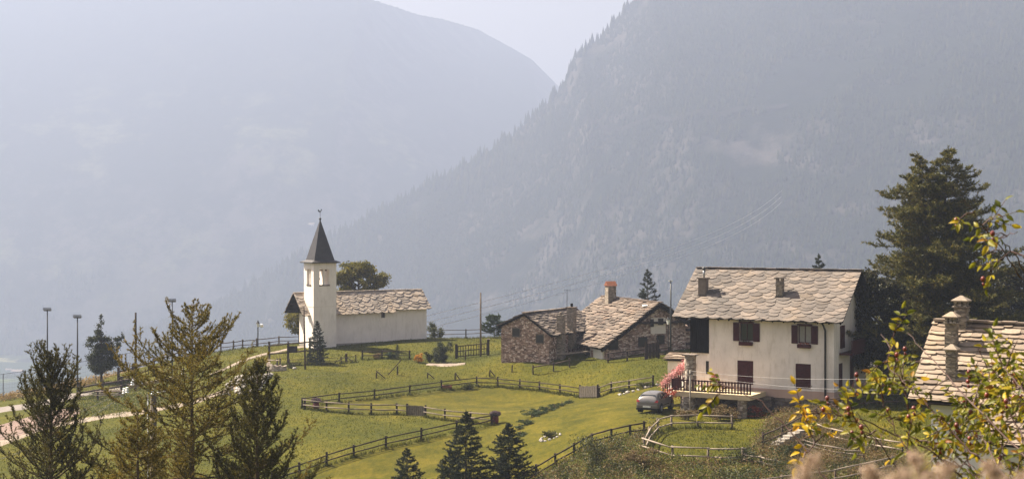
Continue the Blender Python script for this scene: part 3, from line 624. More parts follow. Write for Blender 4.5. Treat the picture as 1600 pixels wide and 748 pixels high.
# ---- church ----
FI = R(31); cc = P(490, 545, 165)
ch = empty('church', (cc.x, cc.y, 0), FI, 'small white church with a pointed bell tower and slab roofed nave', 'church')
TW = 2.87; z0 = -15.6; zt = -4.55
tw = MB(); tw.box(0, TW, 0, TW, z0, -7.1)
o0, o1 = .74, 1.86; zl, zh = -7.1, -5.25
for (a, b, c, d) in ((0, o0, 0, o0), (o1 + .13, TW, 0, o0), (0, o0, o1 + .13, TW), (o1 + .13, TW, o1 + .13, TW)): tw.box(a, b, c, d, zl, zh)
tw.box(0, TW, 0, TW, zh, zt)
tw.box(1.28, 1.46, .12, .42, zl, zh); tw.box(.12, .42, 1.28, 1.46, zl, zh)
tower = tw.build('tower', 'plaster_chapel', ch)
for (a, b, c, d) in ((o0 - .05, o1 + .18, -.05, .3), (-.05, .3, o0 - .05, o1 + .18)): MB().box(a, b, c, d, zl - .10, zl + .02).build('sill', 'timber_mid', tower)
MB().box(-.03, TW + .03, -.03, TW + .03, -9.62, -9.57).build('string_course', 'plaster_cream', tower)
MB().tube([(1.0, 1.45, -5.5), (1.0, 1.45, -5.7), (1.0, 1.45, -6.0), (1.0, 1.45, -6.4), (1.0, 1.45, -6.5)], [.08, .22, .28, .40, .46], 14).build('bell', 'bronze', tower, True)
MB().box(.5, 2.4, 1.35, 1.55, -5.5, -5.35).build('bell_beam', 'timber_dark', tower)
sp_ = MB(); e0 = .38; sp_.box(-e0, TW + e0, -e0, TW + e0, zt + .002, zt + .12)
cx0 = TW / 2; k_ = .02; ap = .55; b0 = TW / 2 - .12
zs0 = zt + .122
ring = [[(cx0 - a, cx0 - a, z), (cx0 + a, cx0 - a, z), (cx0 + a, cx0 + a, z), (cx0 - a, cx0 + a, z)] for a, z in ((TW / 2 + .34, zs0), (b0 - .05, zs0 + .24), (.04, ap - .1))]
sp_.add([p for r_ in ring for p in r_], [(0, 3, 2, 1)] + [(i * 4 + k, i * 4 + (k + 1) % 4, i * 4 + 4 + (k + 1) % 4, i * 4 + 4 + k) for i in range(2) for k in range(4)] + [(8, 9, 10, 11)])
sp_.build('spire', 'spire_metal', ch)
wv = MB().tube([(cx0, cx0, ap - .25), (cx0, cx0, ap + .95)], .025, 6).build('weather_vane', 'iron', ch)
MB().ball((cx0, cx0, ap + .05), .15, 10, 8).ball((cx0, cx0, ap - .16), .10, 10, 6).build('ball', 'iron', wv, True)
MB().prism([(-.28, .98), (-.2, 1.2), (-.12, 1.08), (.02, 1.0), (.12, 1.1), (.15, 1.24), (.25, 1.2), (.2, 1.08), (.1, .92), (-.08, .88)], 'y', cx0 - .012, cx0 + .012)
ck = MB(); pl = [(-.30, 1.02), (-.24, 1.24), (-.13, 1.10), (.0, 1.0), (.09, 1.12), (.12, 1.27), (.24, 1.22), (.18, 1.08), (.1, .92), (-.08, .88)]
ck.prism([(cx0 + a, ap + b - .05) for a, b in pl], 'y', cx0 - .012, cx0 + .012); ck.build('rooster', 'iron', wv)
# nave
NX0, NX1, NXM, NY0, NY1 = .8, 15.6, 10.85, 1.5, 6.2; nze = -10.55; nzr = -8.12; nyr = 3.85
nv = MB(); wh = (9.4, 9.95, nze - .72, nze - .05)
wall_with_holes(nv, NX0, NXM, z0, nze + .35, [wh], NY0, NY0 + .4); nv.box(NXM, NX1, NY0 + .12, NY0 + .42, z0, nze + .40)
nv.box(NX0, NX0 + .4, NY0 + .4, NY1, z0, nze + .3); nv.box(NX1 - .4, NX1, NY0 + .42, NY1, z0, nze + .3); nv.box(NX0 + .4, NX1 - .4, NY1 - .4, NY1, z0, nze + .3)
for x in (NX0 + .002, NX1 - .398): nv.prism([(NY0 + .02, nze + .28), (NY1 - .02, nze + .28), (nyr, nzr - .12)], 'x', x, x + .39)
nv.build('nave', 'plaster_chapel', ch); MB().box(wh[0], wh[1], NY0 + .2, NY0 + .25, wh[2], wh[3]).build('window', 'window_dark', ch)
MB().box(NX0 - .04, NX1 + .05, NY0 - .06, NY1, z0, -14.12).build('footing', 'concrete', ch)
nrun = nyr - (NY0 - .42); nu = Vector((0, nrun, nzr - nze)); nS = nu.length; RXa = -.9
rf = slates(MB(), (RXa, NY0 - .42, nze), ux, nu, NXM + .25 - RXa, nS, .92, .40, .8, .045, .18, seed=21)
slates(rf, (NXM + .25, NY0 - .20, nze + .24), ux, nu, NX1 + .4 - NXM - .25, nS - .30, 1.3, .46, .75, .06, .2, seed=22)
slates(rf, (RXa, 2 * nyr - NY0 + .42, nze), ux, Vector((0, -nrun, nzr - nze)), NX1 + .4 - RXa, nS, 1.3, .46, .7, .04, .16, seed=23)
for i in range(13):
    L_ = NX1 + .4 - RXa; x = RXa + L_ * i / 13; rf.box(x + .01, x + L_ / 13 + .05, nyr - .25, nyr + .25, nzr + .02 + (i % 2) * .02, nzr + .075 + (i % 2) * .02)
fix_normals(rf.build('roof', 'slate_chapel', ch)); deck(ch, (RXa, NY0 - .42, nze), ux, nu, NXM + .25 - RXa, nS - .02); deck(ch, (NXM + .252, NY0 - .2, nze + .24), ux, nu, NX1 + .4 - NXM - .25, nS - .32)
deck(ch, (RXa, 2 * nyr - NY0 + .42, nze), ux, Vector((0, -nrun, nzr - nze)), NX1 + .4 - RXa, nS - .02)
g_ = MB()
for y in (NY0 - .2, 2.6, nyr, 5.1, 6.1): z_ = nze + (nrun - abs(nyr - y)) / nrun * (nzr - nze) - .26; g_.box(RXa + .1, NX0, y - .09, y + .09, z_ - .1, z_ + .08)
g_.box(NX0 - .06, NX0 + .001, NY0 + .1, NY1 - .1, nze - .1, nze + .06); g_.build('porch_beams', 'timber_dark', ch)
# ---- stone farmhouse: big roof block and gabled annexe ----
PS = R(20); e_ = P(946, 543, 143)
fm = empty('stone_farmhouse', (e_.x, e_.y, 0), PS, 'old brown stone farmhouse with a sweeping rusty slab roof', 'house')
zeave = -12.42; hR = 6.1; zri = -8.15; D = 14.5
w_ = MB(); zb_ = -16
w_.prism([(.35, zb_), (.35, zeave - .0), (hR, zri - .25), (hR + 3.1, zri - .25 - 1.9), (hR + 3.1, zb_)], 'y', .45, .95)
w_.box(.35, .8, .95, 7.2, zb_, zeave + .02); w_.box(.8, 9.2, D - .5, D, zb_, -12.2); w_.box(8.75, 9.2, .95, D - .5, zb_, -10.5)
w_.prism([(.8, -12.3), (hR, zri - .3), (9.15, -10.4)], 'y', D - .45, D - .05)
w_.box(9.2, 13.5, 1.2, 5, zb_, -10.6)
w_.build('wall', 'stone_wall', fm)
uvl = Vector((hR + .35, 0, zri - zeave + .25)); Sl = uvl.length; o_ = (-.35, -.15, zeave - .12)
rf = slates(MB(), o_, (0, 1, 0), uvl, D + .2, Sl, .92, .42, .26, .07, .36, seed=31, clip=lambda u, v: not (u > 7.3 and v < 2.6 - (12 - u) * .1))
uvr = Vector((-3.6, 0, 2.1)); slates(rf, (hR + 3.6, -.15, zri - 2.0), (0, 1, 0), uvr, D, uvr.length, .8, .38, .2, .06, .3, seed=32)
for i in range(17): y = -.15 + D * i / 17; rf.box(hR - .32, hR + .3, y, y + D / 17 + .06, zri + .13 + random.uniform(0, .05), zri + .21 + random.uniform(0, .04))
fix_normals(rf.build('roof', 'slate_old', fm)); deck(fm, o_, (0, 1, 0), uvl, D + .2, Sl - .05, .18); deck(fm, (hR + 3.6, -.15, zri - 2.0), (0, 1, 0), uvr, D, uvr.length - .05, .18)
v_ = MB(); v_.beam((-.4, .1, zeave - .36), (hR, .1, zri - .22), .14, .22); v_.beam((hR + 3.6, .1, zri - 2.4), (hR, .1, zri - .22), .14, .22)
v_.beam((3.2, .2, zri - 1.9), (9.3, .2, zri - 1.9), .16, .2); v_.build('barge_beams', 'timber_dark', fm)
def fpx(px): k = (px - 800) / F; c, s = math.cos(PS), math.sin(PS); return (143.4 * k - e_.x) / (c - s * k)
def fz(px, py): return (143.4 + math.sin(PS) * fpx(px)) * (YH - py) / F
for (a, b, c, d, kind) in ((1019, 1042, 496, 521, 'white'), (1018, 1023, 498, 510, 'w'), (1030, 1038, 497, 507, 'w'), (999, 1013, 526, 541, 'w'), (1028, 1040, 523, 537, 'w'), (953, 968, 528, 546, 'dark'), (1060, 1074, 520, 534, 'w')):
    x0_, x1_, z1_, z0_ = fpx(a), fpx(b), fz((a + b) / 2, c), fz((a + b) / 2, d)
    if kind == 'white': MB().box(x0_, x1_, .37, .449, z0_, z1_).build('rendered_panel', 'plaster_cream', fm)
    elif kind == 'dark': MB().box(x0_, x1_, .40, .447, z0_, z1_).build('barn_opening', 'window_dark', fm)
    else:
        y_ = .30 if a != 1060 else 1.1
        o = MB(); o.box(x0_, x0_ + .08, y_, y_ + .07, z0_, z1_); o.box(x1_ - .08, x1_, y_, y_ + .07, z0_, z1_); o.box(x0_ + .08, x1_ - .08, y_, y_ + .07, z1_ - .08, z1_); o.box(x0_ + .08, x1_ - .08, y_, y_ + .07, z0_, z0_ + .08)
        o = o.build('window', 'timber_dark', fm); MB().box(x0_ + .08, x1_ - .08, y_ + .04, y_ + .068, z0_ + .08, z1_ - .08).build('pane', 'window_dark', o)
bm_ = MB(); bm_.beam((8.6, 1.05, -10.95), (13.5, 1.05, -10.95), .16, .2); bm_.beam((9.2, 1.0, -12.4), (13.5, 1.0, -12.2), .12, .16); bm_.build('wall_beams', 'timber_dark', fm)
lw = MB(); lw.box(.20, .34, 1.0, 5.4, zb_, zeave - .3); lw.build('rendered_wall', 'plaster_cream', fm)
MB().box(.14, .199, 3.6, 4.1, zb_, -13.0).build('stone_jamb', 'stone_wall', fm); MB().box(.14, .199, 1.1, 3.4, zb_, -12.8).build('door', 'window_white', fm); MB().box(.15, .199, 4.4, 5.3, -13.6, -12.8).build('window', 'window_dark', fm)
yc = 10.6; xc = 5.3; c_ = MB().box(xc - .5, xc + .45, yc - .45, yc + .45, zri - 1.2, zri + 1.45).build('chimney', 'stone_stack', fm)
MB().add([(xc - .6, yc - .55, zri + 1.452), (xc + .55, yc - .55, zri + 1.452), (xc + .55, yc + .55, zri + 1.452), (xc - .6, yc + .55, zri + 1.452), (xc - .6, yc, zri + 1.95), (xc + .55, yc, zri + 1.95)], [(0, 3, 2, 1), (0, 1, 5, 4), (2, 3, 4, 5), (1, 2, 5), (3, 0, 4)]).build('cap', 'terracotta', c_)
dsh = MB(); dsh.ball((hR - .9, 1.6, zri - .25), .38, 10, 6, .35).build('satellite_dish', 'lamp_white', fm, True)
# annexe
BE = R(30); a_ = P(858, 521, 145)
an = empty('stone_annexe', (a_.x, a_.y, 0), -BE, 'low stone annexe with two small square windows left of the farmhouse', 'annexe')
LA = 5.67; aze = -11.15; azl = -10.5; azr = -9.2; xr_ = -2.84; DA = 11.4
w_ = MB(); w_.prism([(-LA, zb_), (-LA, azl - .1), (xr_, azr - .2), (0, aze - .05), (0, zb_)], 'y', 0, .5)
w_.box(-.45, 0, .5, 7, zb_, aze); w_.box(-LA, -LA + .45, .5, DA, zb_, azl); w_.build('wall', 'stone_wall', an)
def apx(px): k = (px - 800) / F; c, s = math.cos(BE), math.sin(BE); return (145 * k - a_.x) / (c + s * k)
for (a, b, c, d) in ((801, 812, 513, 525), (838, 849, 523, 535)):
    x0_, x1_ = apx(a), apx(b); dd = 145 - math.sin(BE) * (x0_ + x1_) / 2; z1_ = dd * (YH - c) / F; z0_ = dd * (YH - d) / F
    o = MB(); o.box(x0_ - .08, x1_ + .08, -.05, -.001, z1_, z1_ + .12); o.box(x0_ - .06, x0_, -.04, -.001, z0_, z1_); o.box(x1_, x1_ + .06, -.04, -.001, z0_, z1_); o.box(x0_ - .08, x1_ + .08, -.07, -.001, z0_ - .08, z0_)
    o = o.build('window', 'timber_grey', an); MB().box(x0_, x1_, -.02, -.002, z0_, z1_).build('pane', 'window_dark', o)
uvr = Vector((xr_ - .45, 0, azr - aze + .2)); rf = slates(MB(), (.45, -.25, aze - .2), (0, 1, 0), uvr, DA, uvr.length, .75, .40, .28, .055, .42, seed=41)
uvl2 = Vector((-xr_ + -LA * 0 + 0, 0, 0)); uvl2 = Vector((LA + xr_ + .3, 0, azr - azl + .12)); slates(rf, (-LA - .3, -.25, azl - .12), (0, 1, 0), uvl2, DA, uvl2.length, .75, .4, .2, .055, .4, seed=42)
for i in range(14): y = -.25 + DA * i / 14; rf.box(xr_ - .28, xr_ + .28, y, y + DA / 14 + .05, azr + .06 + random.uniform(0, .05), azr + .13 + random.uniform(0, .05))
fix_normals(rf.build('roof', 'slate_annexe', an)); deck(an, (.45, -.25, aze - .2), (0, 1, 0), uvr, DA, uvr.length, .16); deck(an, (-LA - .3, -.25, azl - .12), (0, 1, 0), uvl2, DA, uvl2.length, .16)
c_ = MB().box(.02, .62, 1.6, 2.4, zb_, -9.35).build('chimney', 'stone_stack', an); MB().ball((.3, 2.0, -9.2), .22, 8, 6, .9).build('pot', 'timber_grey', c_, True)
c_ = MB().box(-.2, .55, 4.2, 5.0, -13, -8.75).build('chimney', 'stone_stack', an); MB().box(-.28, .63, 4.12, 5.08, -8.748, -8.66).build('cap', 'slate_old', c_); MB().tube([(.2, 4.6, -8.66), (.2, 4.6, -8.3)], .14, 8).build('pot', 'timber_black', c_)
q = P(886, 487, 151)
aa = empty('aerial', (q.x, q.y, q.z - 1.2), 0, 'thin television aerial on a mast above the annexe chimney', 'aerial')
MB().tube([(0, 0, 0), (0, 0, 3.6)], .03, 5).build('mast', 'metal_dark', aa); m_ = MB().tube([(-.35, 0, 3.5), (.35, 0, 3.5)], .018, 4)
for k in range(5): m_.tube([(-.3 + k * .15, -.2, 3.5), (-.3 + k * .15, .2, 3.5)], .012, 4)
m_.build('antenna', 'metal_dark', aa)
# ---- cottage at the lower right ----
TC = R(33); c0 = P(1422, 624, 62)
ct = empty('slab_roof_cottage', (c0.x, c0.y, 0), -TC, 'pale cottage in the lower right corner with three stone chimneys', 'cottage')
cze = c0.z; cyr = 3.64; czr = -4.47; LC = 12; vs_ = Vector((0, cyr, czr - cze)); Sc = vs_.length
w_ = MB(); w_.box(.75, 4.2, .55, .85, -15, cze + .3); w_.box(4.2, LC, .55, .85, -15, cze + .3); w_.box(.75, 1.05, .85, 6.7, -15, cze + .2); w_.prism([(.57, cze + .15), (6.7, cze + .15), (cyr, czr - .15)], 'x', .752, 1.05); w_.build('wall', 'plaster_grey', ct)
rf = slates(MB(), (0, 0, cze), ux, vs_, LC, Sc, .62, .30, .14, .05, .26, seed=51)
slates(rf, (0, 2 * cyr, cze), ux, Vector((0, -cyr, czr - cze)), LC, Sc, .62, .3, .14, .05, .26, seed=52)
ov = vs_.normalized() * 2.1; slates(rf, Vector((3.55, 0, cze)) - ov, ux, vs_, LC - 3.55, 2.2, .62, .30, .14, .05, .26, seed=53)
for i in range(20): x = LC * i / 20; rf.box(x, x + LC / 20 + .04, cyr - .26, cyr + .26, czr + .05 + random.uniform(0, .05), czr + .12 + random.uniform(0, .05))
fix_normals(rf.build('roof', 'slate_cottage', ct)); deck(ct, (0, 0, cze), ux, vs_, LC, Sc, .16); deck(ct, (0, 2 * cyr, cze), ux, Vector((0, -cyr, czr - cze)), LC, Sc, .16); deck(ct, Vector((3.55, 0, cze)) - ov, ux, vs_, LC - 3.55, 2.1, .14)
MB().tube([(.1, -.1, cze - .08), (3.5, -.1, cze - .08)], .06, 8).build('gutter', 'timber_dark', ct, True)
def stack(x, y, w2, zt_, zb2):
    m_ = MB(); z = zb2
    while z < zt_ - .02:
        h_ = min(random.uniform(.06, .13), zt_ - z); j = [random.uniform(-.02, .025) for _ in range(4)]; m_.box(x - w2 + j[0], x + w2 + j[1], y - w2 + j[2], y + w2 + j[3], z, z + h_ - .004); z += h_
    o = m_.build('chimney', 'stone_stack', ct)
    t = MB(); t.box(x - w2 - .07, x + w2 + .07, y - w2 - .07, y + w2 + .07, zt_ + .002, zt_ + .05)
    for sx in (-1, 0, 1):
        for sy in (-1, 1): t.box(x + sx * (w2 - .07) - .065, x + sx * (w2 - .07) + .065, y + sy * (w2 - .08) - .065, y + sy * (w2 - .08) + .065, zt_ + .052, zt_ + .27)
    t.build('vent_posts', 'stone_stack', o)
    e = w2 + .1; za = zt_ + .273; fix_normals(MB().add([(x - e, y - e, za), (x + e, y - e, za), (x + e, y + e, za), (x - e, y + e, za), (x - e, y - e, za + .05), (x + e, y - e, za + .05), (x + e, y + e, za + .05), (x - e, y + e, za + .05), (x - e * .15, y, za + .26), (x + e * .15, y, za + .26)],
        [(0, 3, 2, 1), (0, 1, 5, 4), (1, 2, 6, 5), (2, 3, 7, 6), (3, 0, 4, 7), (4, 5, 9, 8), (5, 6, 9), (6, 7, 8, 9), (7, 4, 8)]).build('cap', 'slate_cottage', o))
def cpos(px, y):                                                    # local x of a pixel column for a given local y
    k = (px - 800) / F; c, s = math.cos(TC), math.sin(TC); return (k * (c0.y + c * y) - c0.x - s * y) / (c + s * k)
stack(cpos(1502, 3.35), 3.35, .27, czr + .72, czr - .8); stack(cpos(1487, 2.3), 2.3, .24, czr + .05, -6.4); stack(cpos(1487, .95), .95, .21, -5.75, -7.4)
# ------------------------------------------------------------------ trees and shrubs
def spikes(c, d, l, w, name, m, parent, r):
    """needles: thin triangles from points c along directions d (lengths l, widths w)"""
    n = len(c); d = d / np.linalg.norm(d, axis=1)[:, None]; s = np.cross(d, r.normal(size=(n, 3))); s /= np.linalg.norm(s, axis=1)[:, None] + 1e-6
    w = np.broadcast_to(w, (n,))[:, None]; l = np.broadcast_to(l, (n,))[:, None]
    V = np.stack([c - s * w / 2, c + s * w / 2, c + d * l], 1).reshape(-1, 3); return mesh_np(name, V, np.arange(n * 3).reshape(n, 3), m, parent)
def conifer(name, label, loc, h, rad, m, seed, dens=7, twig=.5, step=.06, nl=.05, nw=.016, per=4, base=.08, rise=.25, tipup=.5, shape=.85, droop=.0, minz=None, leaders=((0, 0, 1),), bark='bark', group=None, trunk_r=None, taper_top=.0, side=26, twr=.35, irr=.25, cat='tree', sub=0):
    r = np.random.default_rng(seed); rd = random.Random(seed)
    t = empty(name, loc, 0, label, cat, group); wood = MB(); C_ = []; D_ = []; tr = trunk_r or h * .014
    for (lx, ly, ls) in leaders:
        hh = h * ls; tp = [Vector((lx * (k / 8) ** 1.6 + rd.uniform(-.02, .02) * h * .1, ly * (k / 8) ** 1.6, hh * k / 8)) for k in range(9)]
        wood.tube([Vector((0, 0, -.5))] + tp[1:], [tr * 1.15] + [tr * (1 - k / 8) + .008 for k in range(1, 9)], 7)
        zz = max(hh * base, (minz or 0)); ang = rd.uniform(0, 6.28)
        while zz < hh * .985:
            f = zz / hh; prof = ((1 - f) ** shape) * (1 if f > base + .1 else .6 + .4 * (f - base) / .1)
            L = max(rad * prof * rd.uniform(1 - irr, 1 + irr * .6), .12 + .02 * h * (1 - f)); ang += 2.399 + rd.uniform(-.4, .4)
            k = f * 8; i = min(int(k), 7); p0 = tp[i].lerp(tp[i + 1], k - i)
            el = rise + taper_top * f ** 2 + rd.uniform(-.15, .15); dr = Vector((math.cos(ang), math.sin(ang), 0)); nS = max(4, int(L / .35)); pts = [p0]; 
            for s in range(nS):
                q_ = (s + 1) / nS; e2 = el - droop * math.sin(q_ * 2.6) + tipup * q_ * q_; pts.append(pts[-1] + (dr * math.cos(e2) + Vector((0, 0, math.sin(e2)))) * (L / nS) + Vector((rd.uniform(-1, 1), rd.uniform(-1, 1), rd.uniform(-1, 1))) * L * .012)
            br = tr * .22 * (L / rad) + .006; wood.tube(pts, [br * (1 - .85 * s / nS) for s in range(nS + 1)], 4, False)
            segs = []
            nt_ = int(L * side / 4) + 3
            for s in range(nt_):
                q_ = .12 + .88 * (s + rd.random()) / nt_; kk = q_ * nS; i2 = min(int(kk), nS - 1); b = pts[i2].lerp(pts[i2 + 1], kk - i2); dd = (pts[i2 + 1] - pts[i2]).normalized()
                sd_ = dd.cross(Vector((0, 0, 1))).normalized() * (1 if s % 2 else -1); tl = twig * (.35 + .9 * (1 - q_)) * rd.uniform(.6, 1.2) * min(1, L / (rad * .35))
                tv = (dd * rd.uniform(.5, 1.0) + sd_ * rd.uniform(.3, .9) + Vector((0, 0, rd.uniform(-.35, .55) + twr))).normalized(); segs.append((b, b + tv * tl))
            for i2 in range(nS): segs.append((pts[i2], pts[i2 + 1]))
            if sub:
                for a, b in list(segs[:nt_]):
                    ax0 = b - a
                    for k3 in range(sub):
                        b3 = a.lerp(b, rd.uniform(.2, .95)); v3 = (ax0.normalized() * .6 + Vector((rd.uniform(-1, 1), rd.uniform(-1, 1), rd.uniform(-.6, .9))) * .75).normalized(); segs.append((b3, b3 + v3 * ax0.length * rd.uniform(.25, .5)))
            for a, b in segs:
                n = max(2, int((b - a).length / step)) * per; tt = r.uniform(0, 1, n)[:, None]; a_ = np.array(a); b_ = np.array(b); ax = (b_ - a_) / max((b - a).length, .01)
                C_.append(a_ + (b_ - a_) * tt + r.normal(size=(n, 3)) * .006); D_.append(ax * .7 + r.normal(size=(n, 3)) * .62)
            zz += 1 / dens * rd.uniform(.5, 1.5) * (1.0 if f < .8 else .75)
        C_.append(np.array(tp[7])[None] + (np.array(tp[8]) - np.array(tp[7])) * r.uniform(0, 1, (120, 1))); D_.append(r.normal(size=(120, 3)) * .6 + [0, 0, .8])
    wood.build('trunk', bark, t, True); c = np.concatenate(C_); d = np.concatenate(D_)
    spikes(c, d, r.uniform(.6, 1.3, len(c)) * nl, r.uniform(.7, 1.3, len(c)) * nw, 'crown', m, t, r); return t
def broadleaf(name, label, loc, clumps, m, seed, size=.2, n=900, trunk=.15, bark='bark', group=None, cat='tree', aspect=.7):
    """clumps: (dx,dy,z,rx,rz) lumps of leaves carried by limbs from the trunk"""
    r = np.random.default_rng(seed); rd = random.Random(seed); t = empty(name, loc, 0, label, cat, group); wd = MB(); zt = max(c[2] for c in clumps)
    z_lo = min(c[2] - c[4] for c in clumps); wd.tube([(0, 0, -.4), (rd.uniform(-.1, .1), 0, max(z_lo, .4)), (0, .05, zt * .75), (0, 0, zt)], [trunk * 1.2, trunk, trunk * .5, trunk * .15], 7)
    cs = []; ss = []
    for (dx, dy, z, rx, rz) in clumps:
        s0 = Vector((0, 0, max(z - rz - .35 * math.hypot(dx, dy), .15))); e0 = Vector((dx, dy, z)); mid = s0.lerp(e0, .5) + Vector((0, 0, -.1 * rx)); wd.tube([s0, mid, e0], [trunk * .45, trunk * .3, trunk * .1], 5)
        sub = max(5, int(9 * rx)); 
        for k in range(sub):
            u = r.normal(size=3); u /= np.linalg.norm(u); q_ = np.array([dx, dy, z]) + u * [rx, rx, rz] * r.uniform(.45, 1.0); wd.tube([e0, Vector(q_)], [trunk * .08, .01], 3, False)
            nn = int(n * rx * rx / sub); g = r.normal(size=(nn, 3)) * [rx * .23, rx * .23, rz * .2]; cs.append(q_ + g); ss.append(r.uniform(.6, 1.25, nn) * size)
    wd.build('trunk', bark, t, True); leaf_mesh('crown', np.concatenate(cs), np.concatenate(ss), m, t, r, aspect, .3); return t
def lumps(r, w_, h_, z0, n, k=.42):
    out = []
    for _ in range(n):
        a = r.uniform(0, 6.28); f = r.uniform(0, 1); rr = w_ * math.sqrt(r.uniform(0, 1)) * math.sin(PI * (.18 + .72 * f)) * .75; out.append((math.cos(a) * rr, math.sin(a) * rr, z0 + h_ * (.12 + .78 * f), w_ * k * r.uniform(.7, 1.15), w_ * k * r.uniform(.55, .85)))
    return out
# foreground larches
p = at(300, 50); conifer('larch_tree', 'tallest of the golden green larches in the left foreground, spreading sparse tips', p, P(300, 474, 50).z - p.z, 7.8, 'larch_needles', 11, dens=9.5, twig=.95, step=.03, nl=.065, nw=.022, per=4, minz=3.5, shape=.74, rise=-.08, tipup=.85, taper_top=.5, bark='bark_larch', side=18, sub=4, irr=.5, trunk_r=.17, group='larches in the left foreground')
p = at(402, 47); conifer('larch_tree', 'smaller larch close on the right of the tallest foreground larch', p, P(402, 562, 47).z - p.z, 3.8, 'larch_dark', 12, dens=13, twig=.7, step=.03, nl=.065, nw=.022, per=4, sub=3, side=18, minz=4.5, shape=.7, rise=.3, irr=.35, tipup=.8, taper_top=.4, bark='bark_larch', group='larches in the left foreground')
p = at(80, 50); conifer('larch_tree', 'dense dark larch with a brush like top near the left picture edge', p, P(80, 560, 50).z - p.z, 3.8, 'larch_dark', 13, dens=13, twig=.65, step=.03, nl=.065, nw=.022, per=4, sub=3, side=18, minz=3.5, irr=.4, shape=.42, rise=.1, tipup=.8, taper_top=.8, bark='bark_larch', group='larches in the left foreground')
p = at(215, 42); conifer('larch_tree', 'low thin larch filling the gap between two larger foreground larches', p, P(215, 640, 42).z - p.z, 2.6, 'larch_needles', 14, dens=12, twig=.65, step=.032, nl=.06, nw=.02, per=4, sub=3, minz=3.0, shape=.6, rise=.2, tipup=.7, bark='bark_larch', group='larches in the left foreground')
# big conifer behind the house
p = at(1466, 112); hB = P(1480, 228, 112).z - p.z
conifer('conifer_tree', 'huge dark conifer with two ragged leaders towering behind the right lawn', p, hB, 9.0, 'conifer_big', 21, dens=7.5, twig=1.4, step=.085, nl=.24, nw=.06, per=4, sub=3, base=.10, shape=.72, rise=.05, tipup=.5, droop=.3, leaders=((.8, 0, 1), (-1.5, .6, .975)), side=13, twr=.3, irr=.45, trunk_r=.35)
sprs = [(728, 641, 89, 2.4, 'tallest dark young spruce in the lower meadow with a lone thin tip', 9), (636, 700, 90, 1.9, 'small dark spruce at the bottom edge, leftmost on the lower lawn', 8), (795, 660, 90, 2.4, 'dark young spruce nearest the stone ringed flower bed', 10), (703, 704, 86, 1.9, 'low dark spruce half overlapping the tallest young spruce', 9),
        (496, 501, 152, 1.5, 'slim dark spruce in front of the church tower', 8)]
for i, (px, py, d, r_, lab, dn) in enumerate(sprs):
    p = at(px, d); h = P(px, py, d).z - p.z; conifer('spruce_tree', lab, p, h, r_, 'spruce', 30 + i, dens=dn * 1.7, twig=.5, step=.05, nl=.10, nw=.036, per=5, sub=2, base=.03, shape=.85, rise=-.05, tipup=.35, twr=.05, side=24, irr=.2)
for i, (px, py, d, r_, m_, lab) in enumerate([(1012, 421, 172, 2.7, 'spruce', 'open branched spruce rising behind the stone farmhouse roof'), (1279, 397, 150, 2.6, 'spruce', 'dark spruce tip showing above the white house ridge'), (1560, 395, 135, 4.6, 'conifer_big', 'dark conifer standing right of the huge two leader conifer')]):
    p = at(px, d); h = P(px, py, d).z - p.z; conifer('spruce_tree', lab, p, h, r_, m_, 40 + i, dens=5.5, twig=.8, step=.08, nl=.17, nw=.06, per=5, sub=2, base=.05, shape=.8, rise=.05, tipup=.35, side=14)
p = at(772, 181); conifer('pine_tree', 'low spreading pine left of the stone annexe at the slope edge', p, P(772, 494, 181).z - p.z, 2.2, 'juniper', 45, dens=9, twig=.7, step=.08, nl=.17, nw=.06, per=5, sub=2, base=.1, shape=.45, rise=.2, tipup=.1)
# broadleaf trees
rr_ = random.Random(5)
p = at(560, 186); zc = P(560, 440, 186).z - p.z
broadleaf('chestnut_tree', 'round crowned golden green tree behind the church nave', p, lumps(rr_, 4.3, 6.0, zc - 3.2, 26, .24) + [(2.6, 0, zc + .2, 1.3, .9), (-1.0, 0, zc + 1.6, 1.3, .9), (-2.4, 0, zc + .6, 1.3, 1)], 'oak_leaf', 51, .26, 900, .28)
p = at(467, 180); broadleaf('chestnut_tree', 'small yellowish tree peeking out left of the church tower', p, [(0, 0, P(467, 495, 180).z - p.z, 1.5, 1.3), (-.6, 0, P(467, 508, 180).z - p.z, 1.2, 1.0), (.5, 0, P(467, 485, 180).z - p.z, 1.2, 1)], 'oak_leaf', 52, .24, 900, .14)
p = at(158, 157); h = P(158, 493, 157).z - p.z
broadleaf('apple_tree', 'dark green conical leafy tree beside the upper road', p, [(0, 0, h * .93, .35, .6), (0, 0, h * .8, .65, .7), (-.3, 0, h * .66, .95, .7), (.3, 0, h * .62, .9, .7), (-.8, .2, h * .5, 1.1, .8), (.9, 0, h * .48, 1.1, .8), (1.9, 0, h * .58, .6, .7), (2.3, 0, h * .7, .3, .5), (-1.0, .2, h * .3, 1.1, .8), (.8, -.3, h * .28, 1.2, .8), (0, .5, h * .4, 1.3, 1), (1.5, 0, h * .35, .8, .6), (0, -.4, h * .22, 1.1, .6)], 'dark_leaf', 53, .17, 1500, .12)
p = at(1384, 109.5); h = 8.6
broadleaf('walnut_tree', 'dark leafy walnut pressed against the right end of the white house', p, lumps(rr_, 2.6, 7.6, 1.5, 26, .32) + [(-1.9 + .5 * (i % 3), .3 * (i % 2), 2.4 + i * .58, .95, .75) for i in range(12)], 'walnut_leaf', 54, .21, 1500, .3)
